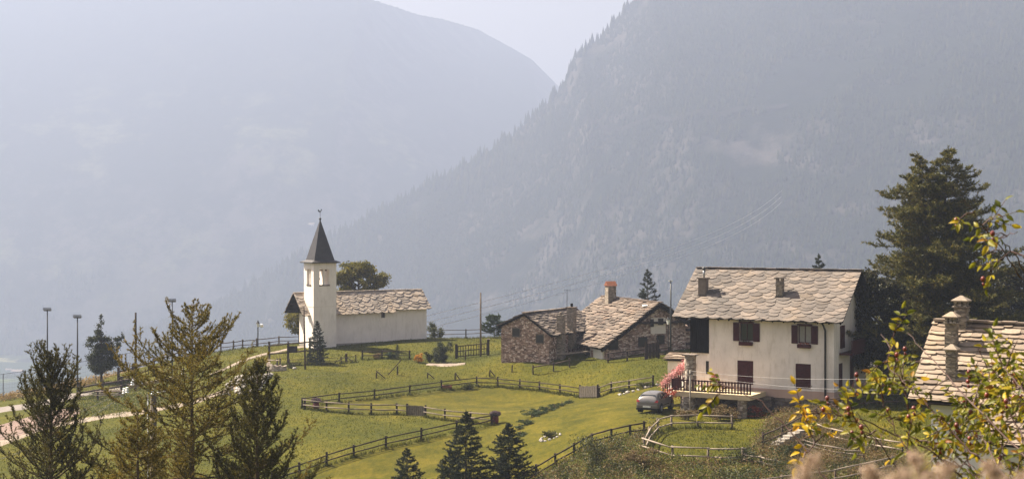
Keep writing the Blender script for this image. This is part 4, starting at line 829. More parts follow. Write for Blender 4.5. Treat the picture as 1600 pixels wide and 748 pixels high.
for i, (px, d, w_, h_, lab) in enumerate([(1440, 138, 4.2, 7.5, 'dark broad tree below the huge conifer, left of the cottage chimneys'), (1520, 136, 4.6, 8.0, 'dark broad tree directly behind the cottage ridge chimneys'), (1600, 134, 4.5, 9.5, 'dark broad tree at the right picture edge above the cottage roof')]):
    p = at(px, d); broadleaf('broadleaf_tree', lab, p, lumps(rr_, w_, h_, .4, 26, .32), 'walnut_leaf', 55 + i, .24, 1000, .25)
p = at(679, 180); broadleaf('elder_bush', 'grey green bush at the right end of the church nave', p, [(0, 0, .8, .9, .8), (-.2, 0, 1.6, .7, .6), (.5, 0, .5, .7, .6)], 'bush_leaf', 60, .16, 1200, .05, cat='bush')
def bush(px, py, d, w_, h_, m_, lab, name='bush', seed=70, size=.14, n=1400, cat='bush'):
    p = G(px, py) if d is None else at(px, d); rr = random.Random(seed); return broadleaf(name, lab, p, [(rr.uniform(-.5, .5) * w_, rr.uniform(-.4, .4) * w_, h_ * rr.uniform(.25, .8), w_ * .5, h_ * .32) for _ in range(6)], m_, seed, size, n, .04, cat=cat)
bush(692, 566, None, 1.35, 2.1, 'dark_leaf', 'big dark green bush left of the lattice gate', seed=71, size=.13, n=1900)
bush(672, 566, None, .7, 1.1, 'bush_leaf', 'lighter leafy bush between the orange flowers and the dark bush', seed=72)
bush(655, 566, None, .75, .95, 'orange_flower', 'bush covered in orange flowers beside the driveway', 'flowering_bush', 73, .11)
bush(610, 560, None, .8, .75, 'juniper', 'low green juniper on the bank below the church', 'juniper_bush', 74, .1); bush(590, 560, None, .7, .6, 'scrub_brown', 'low reddish brown bush at the left end of the church bank', seed=75, size=.1)
p = at(621, 155); conifer('juniper_bush', 'small pointed conifer bush on the bank below the church nave', p, 1.6, .55, 'spruce', 76, dens=14, twig=.2, step=.05, nl=.09, nw=.03, per=4, base=.03, rise=.5, tipup=.5, cat='bush')
bush(455, 575, None, .6, .5, 'bush_leaf', 'low bush growing on top of the curved stone wall', seed=77, size=.1)
bush(730, 606, None, 1.0, .5, 'scrub_green', 'overgrown tuft of weeds behind the top corner of the paddock fence', 'weed_clump', 78, .12, 900); bush(932, 740, None, .9, 2.1, 'bush_leaf', 'tall leafy rose bush beside the dark fence on the slope', 'rose_bush', 79, .09, 1400)
bush(1000, 730, None, 1.2, 1.0, 'scrub_brown', 'large brown withered shrub left of the garden fence', 'withered_bush', 80, .08, 2200); bush(1240, 712, 88, .9, 1.0, 'dark_leaf', 'dark rounded bush beside the garden steps', seed=81, size=.07, n=2200)
bush(1168, 700, 89, .7, .5, 'bush_leaf', 'low bush at the right end of the curved garden fence', seed=82, size=.07, n=1800)
for i, px in enumerate((1320, 1335, 1352, 1368, 1384, 1400, 1418)):
    bush(px, 0, 104.5, .55, .9 - .3 * (i % 2) + (.3 if i < 3 else 0), 'walnut_leaf' if i % 2 else 'bush_leaf', ['rose bush nearest the white house corner behind the garden fence', 'second rose bush from the house behind the garden fence', 'third rose bush from the house behind the garden fence', 'middle rose bush of the row behind the garden fence', 'fifth rose bush from the house behind the garden fence', 'sixth rose bush from the house behind the garden fence', 'last rose bush of the fence row, nearest the cottage'][i], 'rose_bush', 90 + i, .08, 900)['group'] = 'rose bushes behind the garden fence'
# juniper edging on the lawn
for i, (px, py, w_, h_) in enumerate(((888, 630, .45, .28), (877, 634, .55, .32), (866, 638, .6, .36), (855, 642, .65, .4), (843, 646, .7, .45), (830, 651, .75, .5), (822, 663, .7, .4), (812, 669, .5, .32), (812, 681, .6, .35))):
    b = bush(px, py, None, w_ * 1.3, h_, 'juniper', ['first', 'second', 'third', 'fourth', 'fifth', 'sixth', 'seventh', 'eighth', 'ninth'][i] + ' low juniper clump of the lawn edging, counted from the paddock gate', 'juniper_clump', 110 + i, .07, 1500); b['group'] = 'juniper clumps edging the lawn'
# scrub on the banks
def scatter(name, poly, n, m_, hts, size, label, k=14, seed=1, spread=.22):
    r = np.random.default_rng(seed); P_ = np.array(poly); lo = P_.min(0); hi = P_.max(0); x = r.uniform(lo[0], hi[0], n * 4); y = r.uniform(lo[1], hi[1], n * 4); ok = inpoly(x, y, poly); x, y = x[ok][:n], y[ok][:n]
    z = Hn(x, y); c = np.repeat(np.stack([x, y, z], -1), k, 0); hh = np.repeat(r.uniform(*hts, len(x)) ** 1.3, k); g = r.normal(size=c.shape) * spread; c = c + g * [1, 1, 0]; c[:, 2] += np.abs(r.uniform(0, 1, len(c))) * hh
    return tag(leaf_mesh(name, c, r.uniform(.5, 1.5, len(c)) * size, m_, None, r, .35, -.6), label, 'undergrowth', kind='stuff')
scatter('dry_scrub', BANK, 2600, 'scrub_brown', (.15, .8), .14, 'brown dry scrub covering the bank below the garden fence', seed=3)
scatter('green_scrub', BANK, 3000, 'scrub_green', (.1, .55), .13, 'green weeds mixed into the bank below the garden fence', seed=4)
scatter('dry_scrub', BANK2, 1900, 'scrub_brown', (.15, .75), .12, 'brown weeds around the garden steps below the white house', seed=5)
scatter('green_scrub', BANK2, 2200, 'scrub_green', (.1, .5), .12, 'green weeds around the garden steps below the white house', seed=6)
scatter('green_scrub', gp([(112,640),(150,610),(215,606),(262,600),(262,632),(200,648),(150,655)]), 900, 'scrub_green', (.1, .5), .16, 'leafy weeds on the shaded bank between road and path', seed=7)
scatter('tall_weeds', BANK, 70, 'dark_leaf', (.5, 1.3), .12, 'dark leafy clumps standing in the brown bank', k=420, seed=21, spread=.42); scatter('tall_weeds', BANK, 50, 'scrub_green', (.4, 1.0), .12, 'yellow green clumps standing in the brown bank', k=420, seed=22, spread=.42)
scatter('tall_weeds', BANK2, 45, 'scrub_brown', (.5, 1.2), .11, 'rusty tall weeds around the garden steps', k=420, seed=23, spread=.4); scatter('tall_weeds', BANK2, 30, 'dark_leaf', (.4, .9), .11, 'dark leafy clumps around the garden steps', k=420, seed=24, spread=.35)
scatter('dry_grass', [(-75, 146), (-60, 152), (-46, 157), (-44, 162), (-60, 160), (-75, 156)], 1500, 'dry_grass', (.2, .8), .28, 'dry yellow grass along the wire mesh fence', k=10, seed=8)
def blades(name, poly_in, n, hmin, hmax, wd, label, seed, excl=None, m_='grass_blade'):
    r = np.random.default_rng(seed); x = r.uniform(-48, 42, n); y = 82 + 108 * r.uniform(0, 1, n); ok = np.abs(x / y) < .37
    if poly_in is not None: ok &= inpoly(x, y, poly_in)
    if excl is not None:
        for e in excl: ok &= ~inpoly(x, y, e)
    dens = sines(x, y, .55, 8, 4) + .6 * sines(x, y, 2.2, 8, 11); ok &= dens > r.uniform(-.7, .5, n); x, y = x[ok], y[ok]; n = len(x)
    c = np.stack([x, y, Hn(x, y) - .02], -1); d = r.normal(size=(n, 3)) * .45 + [0, 0, 1]
    o = spikes(c, d, r.uniform(hmin, hmax, n), np.full(n, wd), name, m_, None, r); return tag(o, label, 'grass', kind='stuff')
blades('meadow_grass', None, 420000, .06, .20, .055, 'uneven meadow grass around the paddock and the church', 9, [LAWN, BANK])
blades('lawn_grass', LAWN, 260000, .025, .06, .05, 'short mown grass of the paddock and lawn', 10)
blades('meadow_grass', gp([(1030,672),(1144,670),(1180,672),(1165,718),(1106,720),(1051,718),(1008,704)]) + [], 160000, .05, .16, .05, 'bright grass inside the curved garden fence', 12)
# ------------------------------------------------------------------ fences
FENCE_RUNS = []
def fence(name, label, pts, m='timber_dark', h=.98, rails=(.42, .84), pw=.15, rw=.10, seed=1, group=None, rail_m=None, post_round=False, skip=(), cat='fence', ext=.12):
    rd = random.Random(seed); pts = [p if isinstance(p, Vector) else G(*p) for p in pts]; o = pts[0]; t = empty(name, o, 0, label, cat, group); FENCE_RUNS.append(pts)
    for i, p in enumerate(pts):
        a = p - o; hh = h * rd.uniform(.95, 1.06); lean = Vector((rd.uniform(-.03, .03), rd.uniform(-.03, .03), 0)); mb = MB()
        if post_round: mb.tube([a - Vector((0, 0, .3)), a + lean + Vector((0, 0, hh))], pw * .5, 8)
        else: mb.beam(a - Vector((0, 0, .3)), a + lean + Vector((0, 0, hh)), pw, pw)
        mb.build('post', m, t, post_round)
    for i in range(len(pts) - 1):
        if i in skip: continue
        a = pts[i] - o; b = pts[i + 1] - o; d = (b - a).normalized(); sd_ = Vector((d.y, -d.x, 0)).normalized() * (pw * .5 + rw * .3)
        if sd_.y > 0: sd_ = -sd_
        for z in rails:
            j1, j2 = rd.uniform(-.03, .03), rd.uniform(-.03, .03); A_ = a + sd_ - d * ext * rd.uniform(.5, 1.5) + Vector((0, 0, z + j1)); B_ = b + sd_ + d * ext * rd.uniform(.5, 1.5) + Vector((0, 0, z + j2)); m_ = A_.lerp(B_, rd.uniform(.4, .6)) + Vector((0, 0, rd.uniform(-.03, .015)))
            MB().tube([A_, m_, B_], [rw * .5, rw * .55 * rd.uniform(.9, 1.1), rw * .42], 6).build('rail', rail_m or m, t, True)
    return t
PF = 'wooden rail fences around the meadow'
fence('wooden_fence', 'long dark curved rail fence around the far side of the paddock', [(472,637),(530,629),(585,624),(640,616),(690,609),(745,603),(778,604),(812,607),(843,610),(875,615),(906,620)], seed=1, group=PF)
g0 = G(636, 649); g1 = G(665, 651)
fence('wooden_fence', 'pale railed paddock fence left of the small grey plank gate', [(476,639),(510,643),(545,646),(580,647),(620,647),(636,649)], rail_m='timber_grey', seed=2, group=PF)
fence('wooden_fence', 'short pale railed fence between the plank gate and the flower barrel', [(665,651),(695,656),(735,660),(768,663)], rail_m='timber_grey', seed=3, group=PF)
fence('wooden_fence', 'dark rail fence sloping down from the flower barrel to the lower left', [(768,664),(714,675),(658,688),(603,700),(553,714),(510,727),(468,743),(425,757)], seed=4, group=PF)
fence('wooden_fence', 'grey rail fence between the tall plank gate and the parked car', [(936,620),(955,613),(983,609),(1020,603)], rail_m='timber_grey', seed=5, group=PF)
fence('wooden_fence', 'dark rail fence descending the lawn edge below the parked car', [(1006,679),(985,683),(955,690),(925,698),(897,713),(868,729),(838,747),(818,760)], seed=6, group=PF, h=.9)
def plank_gate(name, label, a, b, h, m='gate_wood', n=9):
    t = empty(name, a, 0, label, 'gate'); d = b - a; d2 = Vector((d.x, d.y, 0)).normalized(); s_ = Vector((d2.y, -d2.x, 0)); s_ = -s_ if s_.y > 0 else s_
    for p in (Vector((0, 0, 0)), d): MB().beam(p - Vector((0, 0, .2)), p + Vector((0, 0, h * 1.08)), .15).build('post', 'timber_dark', t)
    mb = MB()
    for k in range(n):
        p = d * ((k + .5) / n) + s_ * .07; mb.beam(p + Vector((0, 0, .08)), p + Vector((0, 0, h * random.uniform(.94, 1.0))), d.length / n * .86, .025, up=s_)
    mb.build('planks', m, t); mb = MB()
    for z in (.25, .8): mb.beam(Vector((0, 0, z * h)) + s_ * .03, d + Vector((0, 0, z * h)) + s_ * .03, .04, .08)
    mb.build('crossbar', m, t); return t
plank_gate('plank_gate', 'small weathered grey plank gate in the near paddock fence', g0, g1, .95, n=10)
plank_gate('plank_gate', 'taller pale plank gate in the fence left of the parked car', G(906, 621), G(934, 621), 1.12, n=8)
# garden loop and the fences around the steps
fence('garden_fence', 'round pale post and rail fence curving around the small garden', [(1144,670),(1090,668),(1049,670),(1028,676),(1014,690),(1006,707),(1051,721),(1106,723),(1161,723)], 'timber_grey', 1.02, (.42, .92), .15, .10, 7, rail_m='timber_pale', post_round=True)
fence('garden_fence', 'low pale rails trailing from the garden fence towards the steps', [(1164,724),(1190,728),(1212,734)], 'timber_grey', .7, (.3, .6), .12, .09, 8, rail_m='timber_pale', post_round=True)
fence('garden_fence', 'dark rail fence in front of the rose bushes right of the house', [at(1290, 103), at(1327, 103.4), at(1375, 103.6), at(1425, 103.6), at(1470, 103)], 'timber_mid', 1.0, (.42, .92), .13, .09, 9, post_round=True)
fence('garden_fence', 'rustic handrail climbing beside the garden steps to the house', [at(1192, 90.5), at(1222, 93.5), at(1252, 96.5), at(1276, 99.5), at(1291, 102.6)], 'timber_dark', 1.15, (.55, 1.05), .14, .10, 10, rail_m='timber_mid', post_round=True)
fence('garden_fence', 'sunlit pale rail fence below the right lawn', [at(1268, 95), at(1300, 92), at(1328, 90), at(1370, 87.5), at(1410, 85.5)], 'timber_dark', 1.0, (.48, .95), .12, .09, 11, rail_m='timber_pale', post_round=True)
fence('garden_fence', 'grey rails slanting through the brown weeds under the sunlit fence', [at(1258, 90), at(1290, 88), at(1322, 86.5), at(1350, 85.5)], 'timber_dark', .75, (.25, .5, .72), .12, .09, 12, rail_m='timber_grey', post_round=True)
fence('garden_fence', 'long pale rail fence rising to the right at the bottom edge', [at(1185, 77), at(1222, 78), at(1262, 79), at(1305, 80), at(1345, 81), at(1395, 82)], 'timber_mid', .95, (.42, .9), .13, .09, 13, rail_m='timber_pale', post_round=True)
# steps
st = at(1196, 91); stp = empty('garden_steps', st, R(30), 'small flight of pale stone steps leading up to the white house', 'steps')
for k in range(7): MB().box(k * .42, k * .42 + .48, -.4, .3, k * .15 - .25, k * .15 + .12).build('step', 'concrete', stp)
# church terrace fences
def fe(name, label, pts, **k): return fence(name, label, [at(a, b) for a, b in pts], **k)
fe('terrace_fence', 'slender rail fence on the skyline left of the church tower', [(345,170),(365,171),(379,171.5),(401,173),(436,174),(470,176)], m='timber_grey', h=1.15, rails=(.5, 1.0), rail_m='timber_mid', seed=14)
fe('terrace_fence', 'tall dark fence with brown sign in front of the church tower', [(421,152),(450,152.5),(484,153.5),(500,154)], m='timber_mid', h=2.5, rails=(1.3, 2.2), pw=.2, rw=.15, seed=15)
fe('terrace_fence', 'thin dark fence at knee height beneath the church tower fence', [(452,151),(480,151.5),(505,152),(533,152),(556,153)], m='timber_mid', h=.8, rails=(.3, .65), pw=.1, rw=.05, seed=16)
fe('terrace_fence', 'pale leaning fence rails above the curved stone wall', [(419,150),(433,149),(438,148.4)], m='timber_grey', h=1.2, rails=(.35, .95), seed=17, rail_m='timber_pale')
MB().box(-.55, .55, -.03, .03, -.35, .35).build('sign_board', 'timber_dark').location = at(457, 152) + Vector((0, -.2, 1.65)); so_ = bpy.data.objects['sign_board']; tag(so_, 'brown wooden sign board fixed to the fence before the church tower', 'sign')
fe('skyline_fence', 'lone rail fence on the meadow skyline right of the church', [(655,181),(688,181.5),(728,182),(790,183)], m='timber_mid', h=1.25, rails=(.62, 1.12), rw=.08, seed=18)
fe('skyline_fence', 'short dark fence half hidden in bushes below the nave', [(566,155),(597,155.5),(640,156)], m='timber_dark', h=1.0, rails=(.45, .85), seed=19)
def fence_tufts():
    r = np.random.default_rng(31); c = []; 
    for pts in FENCE_RUNS:
        for a, b in zip(pts[:-1], pts[1:]):
            L = (b - a).length; n = int(L * 34); tt = r.uniform(0, 1, n); x = a.x + (b.x - a.x) * tt + r.normal(size=n) * .16; y = a.y + (b.y - a.y) * tt + r.normal(size=n) * .16
            m = sines(x, y, 1.9, 8, 6) > -.25; c.append(np.stack([x[m], y[m], Hn(x[m], y[m]) - .02], -1))
            for q_ in (a, b): c.append(np.array([[q_.x + r.normal() * .12, q_.y + r.normal() * .12, q_.z - .02] for _ in range(14)]))
    c = np.concatenate(c); c = np.repeat(c, 3, 0); d = r.normal(size=c.shape) * .4 + [0, 0, 1]
    tag(spikes(c, d, r.uniform(.10, .42, len(c)), np.full(len(c), .05), 'fence_grass', 'grass_blade', None, r), 'taller unmown grass growing at the feet of the fences', 'grass', kind='stuff')
fence_tufts()
# lattice gate by the driveway
ga, gb = at(713, 157), at(763, 157.5); t = empty('lattice_gate', ga, 0, 'dark wooden lattice gate standing beside the driveway and pole', 'gate'); d = gb - ga
for p in (Vector((0, 0, 0)), d): MB().beam(p - Vector((0, 0, .3)), p + Vector((0, 0, 1.6 if p.length < 1 else 1.75)), .26).build('post', 'timber_dark', t)
MB().box(d.x - .18, d.x + .18, d.y - .18, d.y + .18, d.z + 1.752, d.z + 1.82).build('post_cap', 'slate_house', t)
mb = MB()
for k in range(12): p = d * ((k + .6) / 12.2); mb.beam(p + Vector((0, -.03, .1)), p + Vector((0, -.03, 1.38)), .07, .04)
for z in (.2, .78, 1.33): mb.beam(Vector((0, .02, z)), d + Vector((0, .02, z)), .05, .10)
mb.build('lattice', 'timber_dark', t)
# fences by the farmhouse
fe('farm_fence', 'dark rail fence under the farmhouse gable', [(950,141.5),(980,141),(1008,140.5)], m='timber_dark', h=1.1, rails=(.35, .95), rw=.14, seed=20)
fe('farm_fence', 'short dark fence between the farm gate and the pale shed', [(1030,140),(1046,139)], m='timber_dark', h=1.1, rails=(.35, .95), rw=.14, seed=21)
plank_gate('farm_gate', 'dark plank gate between fence pieces under the farmhouse gable', at(1009, 140), at(1029, 139.5), 1.6, 'timber_dark', 4)
fence('farm_fence', 'low pole fence with sagging rail below the stone annexe', [(833,584),(865,579),(890,573)], 'timber_mid', .9, (.75,), .14, .12, 22); 
mb = MB().beam((0, 0, 0), (3.6, .8, .25), .18, .14); pr = mb.build('pale_beam', 'timber_pale'); pr.location = at(868, 146) + Vector((0, 0, .55)); tag(pr, 'pale beam lying on stones before the annexe chimney', 'beam')
# leaning posts in the meadow
for i, (px, py, dx, h, lab) in enumerate([(588, 590, .9, .75, 'leaning brace post pair leftmost in the meadow, with short rail'), (621, 585, -.95, 1.5, 'long dark board propped diagonally in the upper meadow'), (800, 580, .05, .9, 'single upright stake in the meadow below the annexe'), (668, 590, .7, .55, 'broken crossed sticks lying left of the weed mound'), (711, 592, .5, .7, 'bent stake sticking out of the weed mound'), (765, 588, .6, .75, 'braced stake standing above the top paddock corner'), (727, 562, .05, 1.2, 'thin stake beside the driveway end')]):
    p = G(px, py); t = empty('meadow_stake', p, 0, lab, 'stake'); MB().beam((0, 0, -.2), (.02, 0, h * (.8 if i != 1 else .6)), .13).build('post', 'timber_mid', t)
    if i not in (2, 6): MB().beam((dx, -.15, .0), (0 if i != 1 else .35, -.1, h), .12, .09).build('brace', 'timber_mid', t)
p = at(541, 153); t = empty('meadow_stake', p, 0, 'stout stake with two sloping braces below the church tower shadow', 'stake'); MB().beam((0, 0, -.2), (0, 0, .95), .24).build('post', 'timber_mid', t)
for dx in (-1.2, .8): MB().beam((dx, -.05, .05), (0, -.05, .6), .08).build('brace', 'timber_grey', t)
# left: rails beside the road
fe('roadside_fence', 'broad dark rail fence beside the upper road near the apple tree', [(124,148),(160,148.5),(190,149),(212,149)], m='timber_mid', h=1.7, rails=(.7, 1.25), pw=.22, rw=.2, seed=23)
fe('roadside_fence', 'tall rail fence climbing right behind the roadside fence', [(185,155),(208,156),(240,158),(280,160),(318,163)], m='timber_mid', h=1.7, rails=(.6, 1.35), pw=.24, rw=.16, seed=24)
t = empty('picnic_bench', at(170, 146), R(8), 'weathered timber bench and table among the roadside rails', 'bench'); MB().box(-1.4, 1.4, -.35, .35, .72, .80).build('top', 'timber_mid', t)
for sx in (-1.1, 1.1): MB().box(sx - .06, sx + .06, -.3, .3, -.3, .72).build('leg', 'timber_mid', t)
for sy in (-.75, .6): MB().box(-1.4, 1.4, sy, sy + .22, .42, .48).build('seat', 'timber_grey', t)
# wire mesh fence
t = None; mpx = [-25, 5, 40, 77, 112, 150, 197, 232, 262]; tops = [P(px, 598 - (px + 25) * .135 - (0 if px < 100 else 0), 156) for px in mpx]
pts = [at(px, 155 + max(0, px - 100) * .02) for px in mpx]; t = empty('wire_mesh_fence', pts[0], 0, 'tall thin wire mesh fence with metal posts along the court', 'fence')
for p in pts: a = p - pts[0]; MB().tube([a - Vector((0, 0, .2)), a + Vector((0, 0, 2.9))], .045, 6).build('post', 'metal_dark', t)
mb = MB()
for i in range(len(pts) - 1):
    a, b = pts[i] - pts[0], pts[i + 1] - pts[0]
    for k, z in enumerate(np.linspace(.1, 2.85, 8)): mb.tube([a + Vector((0, 0, z)), b + Vector((0, 0, z))], .022 if k == 7 else .006, 3)
    for k in range(1, 14): c = a.lerp(b, k / 14); mb.tube([c + Vector((0, 0, .1)), c + Vector((0, 0, 2.85))], .005, 3)
mb.build('mesh', 'metal_dark', t)
# ---- poles and lamps ----
def flood(px, py, d, label):
    p = at(px, d); top = P(px, py, d).z - p.z; t = empty('floodlight_pole', p, 0, label, 'lamp post', 'floodlight poles by the court')
    MB().tube([(0, 0, -.3), (0, 0, top * .5), (0, 0, top)], [.10, .085, .06], 8).build('pole', 'metal_dark', t, True); MB().box(-.35, .35, -.04, .04, top - .12, top - .04).build('crossarm', 'metal_dark', t)
    for sx in (-.22, .22): mb = MB(); mb.add([(sx - .2, -.22, top + .02), (sx + .2, -.22, top + .02), (sx + .16, .15, top - .12), (sx - .16, .15, top - .12), (sx - .2, -.14, top + .26), (sx + .2, -.14, top + .26), (sx + .16, .2, top + .06), (sx - .16, .2, top + .06)], [(0, 3, 2, 1), (4, 5, 6, 7), (0, 1, 5, 4), (1, 2, 6, 5), (2, 3, 7, 6), (3, 0, 4, 7)]); mb.build('floodlight', 'metal_grey', t)
flood(74, 484, 154, 'floodlight pole left of the apple tree, behind the brush topped larch'); flood(121, 495, 150, 'floodlight pole immediately left of the apple tree'); flood(269, 470, 150, 'floodlight pole mostly hidden behind the tallest larch')
def wood_pole(px, py, d, r, label, m='timber_dark', lean=0):
    p = at(px, d); top = P(px, py, d).z - p.z; t = empty('utility_pole', p, 0, label, 'pole'); MB().tube([(0, 0, -.4), (lean * .5, 0, top * .5), (lean, 0, top)], [r, r * .9, r * .75], 8).build('pole', m, t, True); return t, p + Vector((lean, 0, top))
u1, t1 = wood_pole(212, 488, 150, .13, 'bare dark pole right of the apple tree'); u2, t2 = wood_pole(751, 457, 157, .11, 'tall weathered wooden pole beside the lattice gate', 'timber_grey'); u3, t3 = wood_pole(477, 479, 148, .10, 'thin dark pole leaning in front of the church tower', 'timber_mid', -.15)
u4, t4 = wood_pole(1048, 438, 141, .09, 'slim grey pole between the farmhouse and the white house', 'metal_dark'); MB().box(-.2, .2, -.05, .05, t4.z - u4.location.z - .1, t4.z - u4.location.z).build('bracket', 'lamp_white', u4)
t = empty('street_lantern', at(403, 172.5), 0, 'old style lantern on a short black post left of the church', 'lantern'); MB().tube([(0, 0, -.2), (0, 0, 2.5)], .07, 8).build('post', 'iron', t)
MB().tube([(0, 0, 2.5), (0, 0, 2.9)], [.12, .2], 6).build('glass', 'lamp_white', t); MB().tube([(0, 0, 2.9), (0, 0, 3.15), (0, 0, 3.3)], [.26, .1, .03], 6).build('hood', 'iron', t)
MB().ball((.42, 0, 2.65), .27, 10, 8, .8).build('mirror', 'lamp_white', t, True); MB().beam((0, 0, 2.6), (.3, 0, 2.6), .05).build('bracket', 'iron', t)
t = empty('wall_lantern', at(1044, 139.5), 0, 'black street lantern in front of the farmhouse right corner', 'lantern'); zt_ = P(1044, 497, 139.5).z - t.location.z
MB().tube([(0, 0, -.2), (0, 0, zt_ - .6)], .05, 8).build('post', 'iron', t); MB().tube([(0, 0, zt_ - .6), (0, 0, zt_ - .15)], [.1, .18], 6).build('glass', 'lamp_white', t); MB().tube([(0, 0, zt_ - .15), (0, 0, zt_ + .12)], [.22, .04], 6).build('hood', 'iron', t)
# concrete pole with white insulators in the foreground
cp_ = at(240, 58); top = P(240, 615, 58).z - cp_.z; t = empty('power_pole', cp_, 0, 'pale power pole with white insulators between the foreground larches', 'pole')
MB().tube([(0, 0, -.4), (0, 0, top)], [.17, .12], 10).build('pole', 'timber_grey', t, True); MB().tube([(-.2, -.13, 0), (-.2, -.13, top)], .035, 6).build('conduit', 'lamp_white', t, True)
MB().beam((-1.0, 0, top + .28), (1.3, .25, top + .72), .10, .13).build('crossarm', 'timber_pale', t)
def insul(p, n='insulator'):
    mb = MB(); 
    for k in range(3): mb.ball(Vector(p) + Vector((0, 0, .09 * k)), .085 - .01 * k, 8, 6, .55)
    mb.build(n, 'porcelain', t, True)
ins = [(-.85, -.05, top + .38), (-.5, -.1, top + .44), (.2, .1, top + .05), (.42, 0, top + .1), (0, -.15, top + .02), (1.15, .2, top + .8), (-1.0, -.3, top + .1), (-1.15, -.2, top + .05)]
for p in ins: insul(p)
for i, (k, e, lab) in enumerate([(0, P(-60, 690, 62), 'upper power line running left from the white insulators'), (6, P(-60, 730, 60), 'lower power line running left from the white insulators'), (5, P(560, 575, 148), 'power line running right from the white insulators towards the church')]):
    sag_wire(cp_ + Vector(ins[k]), e, .5, .008, 'power_line', 'cable_dark' if i != 2 else 'cable_dark', lab)
# valley lines
for i in range(3): sag_wire(P(640 + 4 * i, 500 + 9 * i, 290), far_hit(1222, 297 + 9 * i), 12, .09, 'valley_power_line', 'wire_pale', ['uppermost of the three pale power lines crossing the valley', 'middle one of the three pale power lines crossing the valley', 'lowest of the three pale power lines crossing the valley'][i], 'power lines across the valley', 60)
# ---- stones, planters, wall ----
def stones(name, label, cen, n, rx, ry, size, m='rock', ring=False, seed=1, cat='rocks', kids=True):
    rd = random.Random(seed); t = empty(name, cen, 0, label, cat)
    for k in range(n):
        if ring: a = 2 * PI * k / n; x, y = math.cos(a) * rx * rd.uniform(.9, 1.1), math.sin(a) * ry * rd.uniform(.9, 1.1)
        else: x, y = rd.uniform(-rx, rx), rd.uniform(-ry, ry)
        s = size * rd.uniform(.6, 1.4); z = H(cen.x + x, cen.y + y) - cen.z; MB().ball((x, y, z + s * .35), s, 7, 5, .7, .16).build('stone', m, t)
    return t
c = G(860, 683); stones('stone_ring', 'ring of pale stones around a small flower bed on the lawn', c, 15, .75, .85, .11, ring=True, seed=3, cat='stone ring')
bush(860, 683, None, .7, .5, 'bush_leaf', 'small plants growing inside the pale stone ring', 'flower_bed', 130, .1, 1500, 'plants')
stones('field_stones', 'few white stones at the foot of the leaning church fence', at(447, 148), 6, 1.0, .4, .18, seed=4)
stones('rubble_heap', 'heap of pale rubble behind the foreground larches beside the path', G(385, 600), 60, 1.7, 4.0, .36, seed=5); stones('rubble_heap', 'pinkish stone heap behind the right end of the white house', at(1342, 127), 70, 1.7, 1.0, .30, seed=6)
stones('field_stones', 'pale stones and weeds lining the fence left of the car', at(1003, 124), 16, 2.2, .4, .16, seed=7); stones('field_stones', 'pale rocks half buried at the bottom edge below the dark fence', at(916, 84), 5, .7, .5, .28, seed=8)
bush(975, 612, None, .7, .4, 'bush_leaf', 'small white flowered plants along the fence left of the car', 'flower_bed', 131, .1, 1200, 'plants'); bush(1005, 606, None, .8, .5, 'bush_leaf', 'green plants at the right end of the fence behind the car', 'flower_bed', 132, .1, 1200, 'plants')
mb = MB(); cw = at(424, 147); n = 16; V = []
for k in range(n + 1):
    a = R(175 + 110 * k / n); x, y = math.cos(a) * 1.9 + 1.1, math.sin(a) * 2.2 + 2.0; zt_ = H(cw.x + x, cw.y + y) - cw.z
    for (rr_k, z) in ((0, -.9), (0, .45), (.35, .5), (.4, -.9)): V.append((x - math.cos(a) * rr_k, y - math.sin(a) * rr_k, (zt_ if z > 0 else zt_) + z + (.08 * math.sin(k * 2.1) if z > 0 else 0) + (1 - k / n) * (.35 if z > 0 else 0)))
mb.add(V, [(k * 4 + j, k * 4 + j + 1, k * 4 + 5 + j, k * 4 + 4 + j) for k in range(n) for j in range(3)] + [(0, 1, 2, 3), (n * 4, n * 4 + 3, n * 4 + 2, n * 4 + 1)])
cwo = fix_normals(mb.build('stone_retaining_wall', 'stone_pale')); cwo.location = cw; tag(cwo, 'curved pale dry stone wall below the church terrace', 'wall')
def planter(px, py, label, kind, flowers, seed):
    p = G(px, py); t = empty('flower_barrel' if kind == 'barrel' else 'flower_trough', p, 0, label, 'planter')
    if kind == 'barrel': MB().tube([(0, 0, 0), (0, 0, .3), (0, 0, .62), (0, 0, .64)], [.24, .28, .25, .2], 14).build('barrel', 'paint_red', t, True); leaves(1500, (0, 0, .80), (.48, .42, .24), .10, flowers, 'flowers', t, seed)
    else: MB().tube([(-.5, 0, .24), (.5, 0, .24)], .22, 10).build('trough', 'terracotta', t); leaves(260, (0, 0, .48), (.45, .16, .07), .06, flowers, 'flowers', t, seed)
    return t
planter(774, 661, 'red barrel with faded purple flowers at the fence corner', 'barrel', 'purple_flower', 140); planter(494, 639, 'dark red barrel with flowers inside the left paddock corner', 'barrel', 'purple_flower', 141)
planter(698, 608, 'orange clay trough lying by the far paddock fence', 'trough', 'bush_leaf', 142)
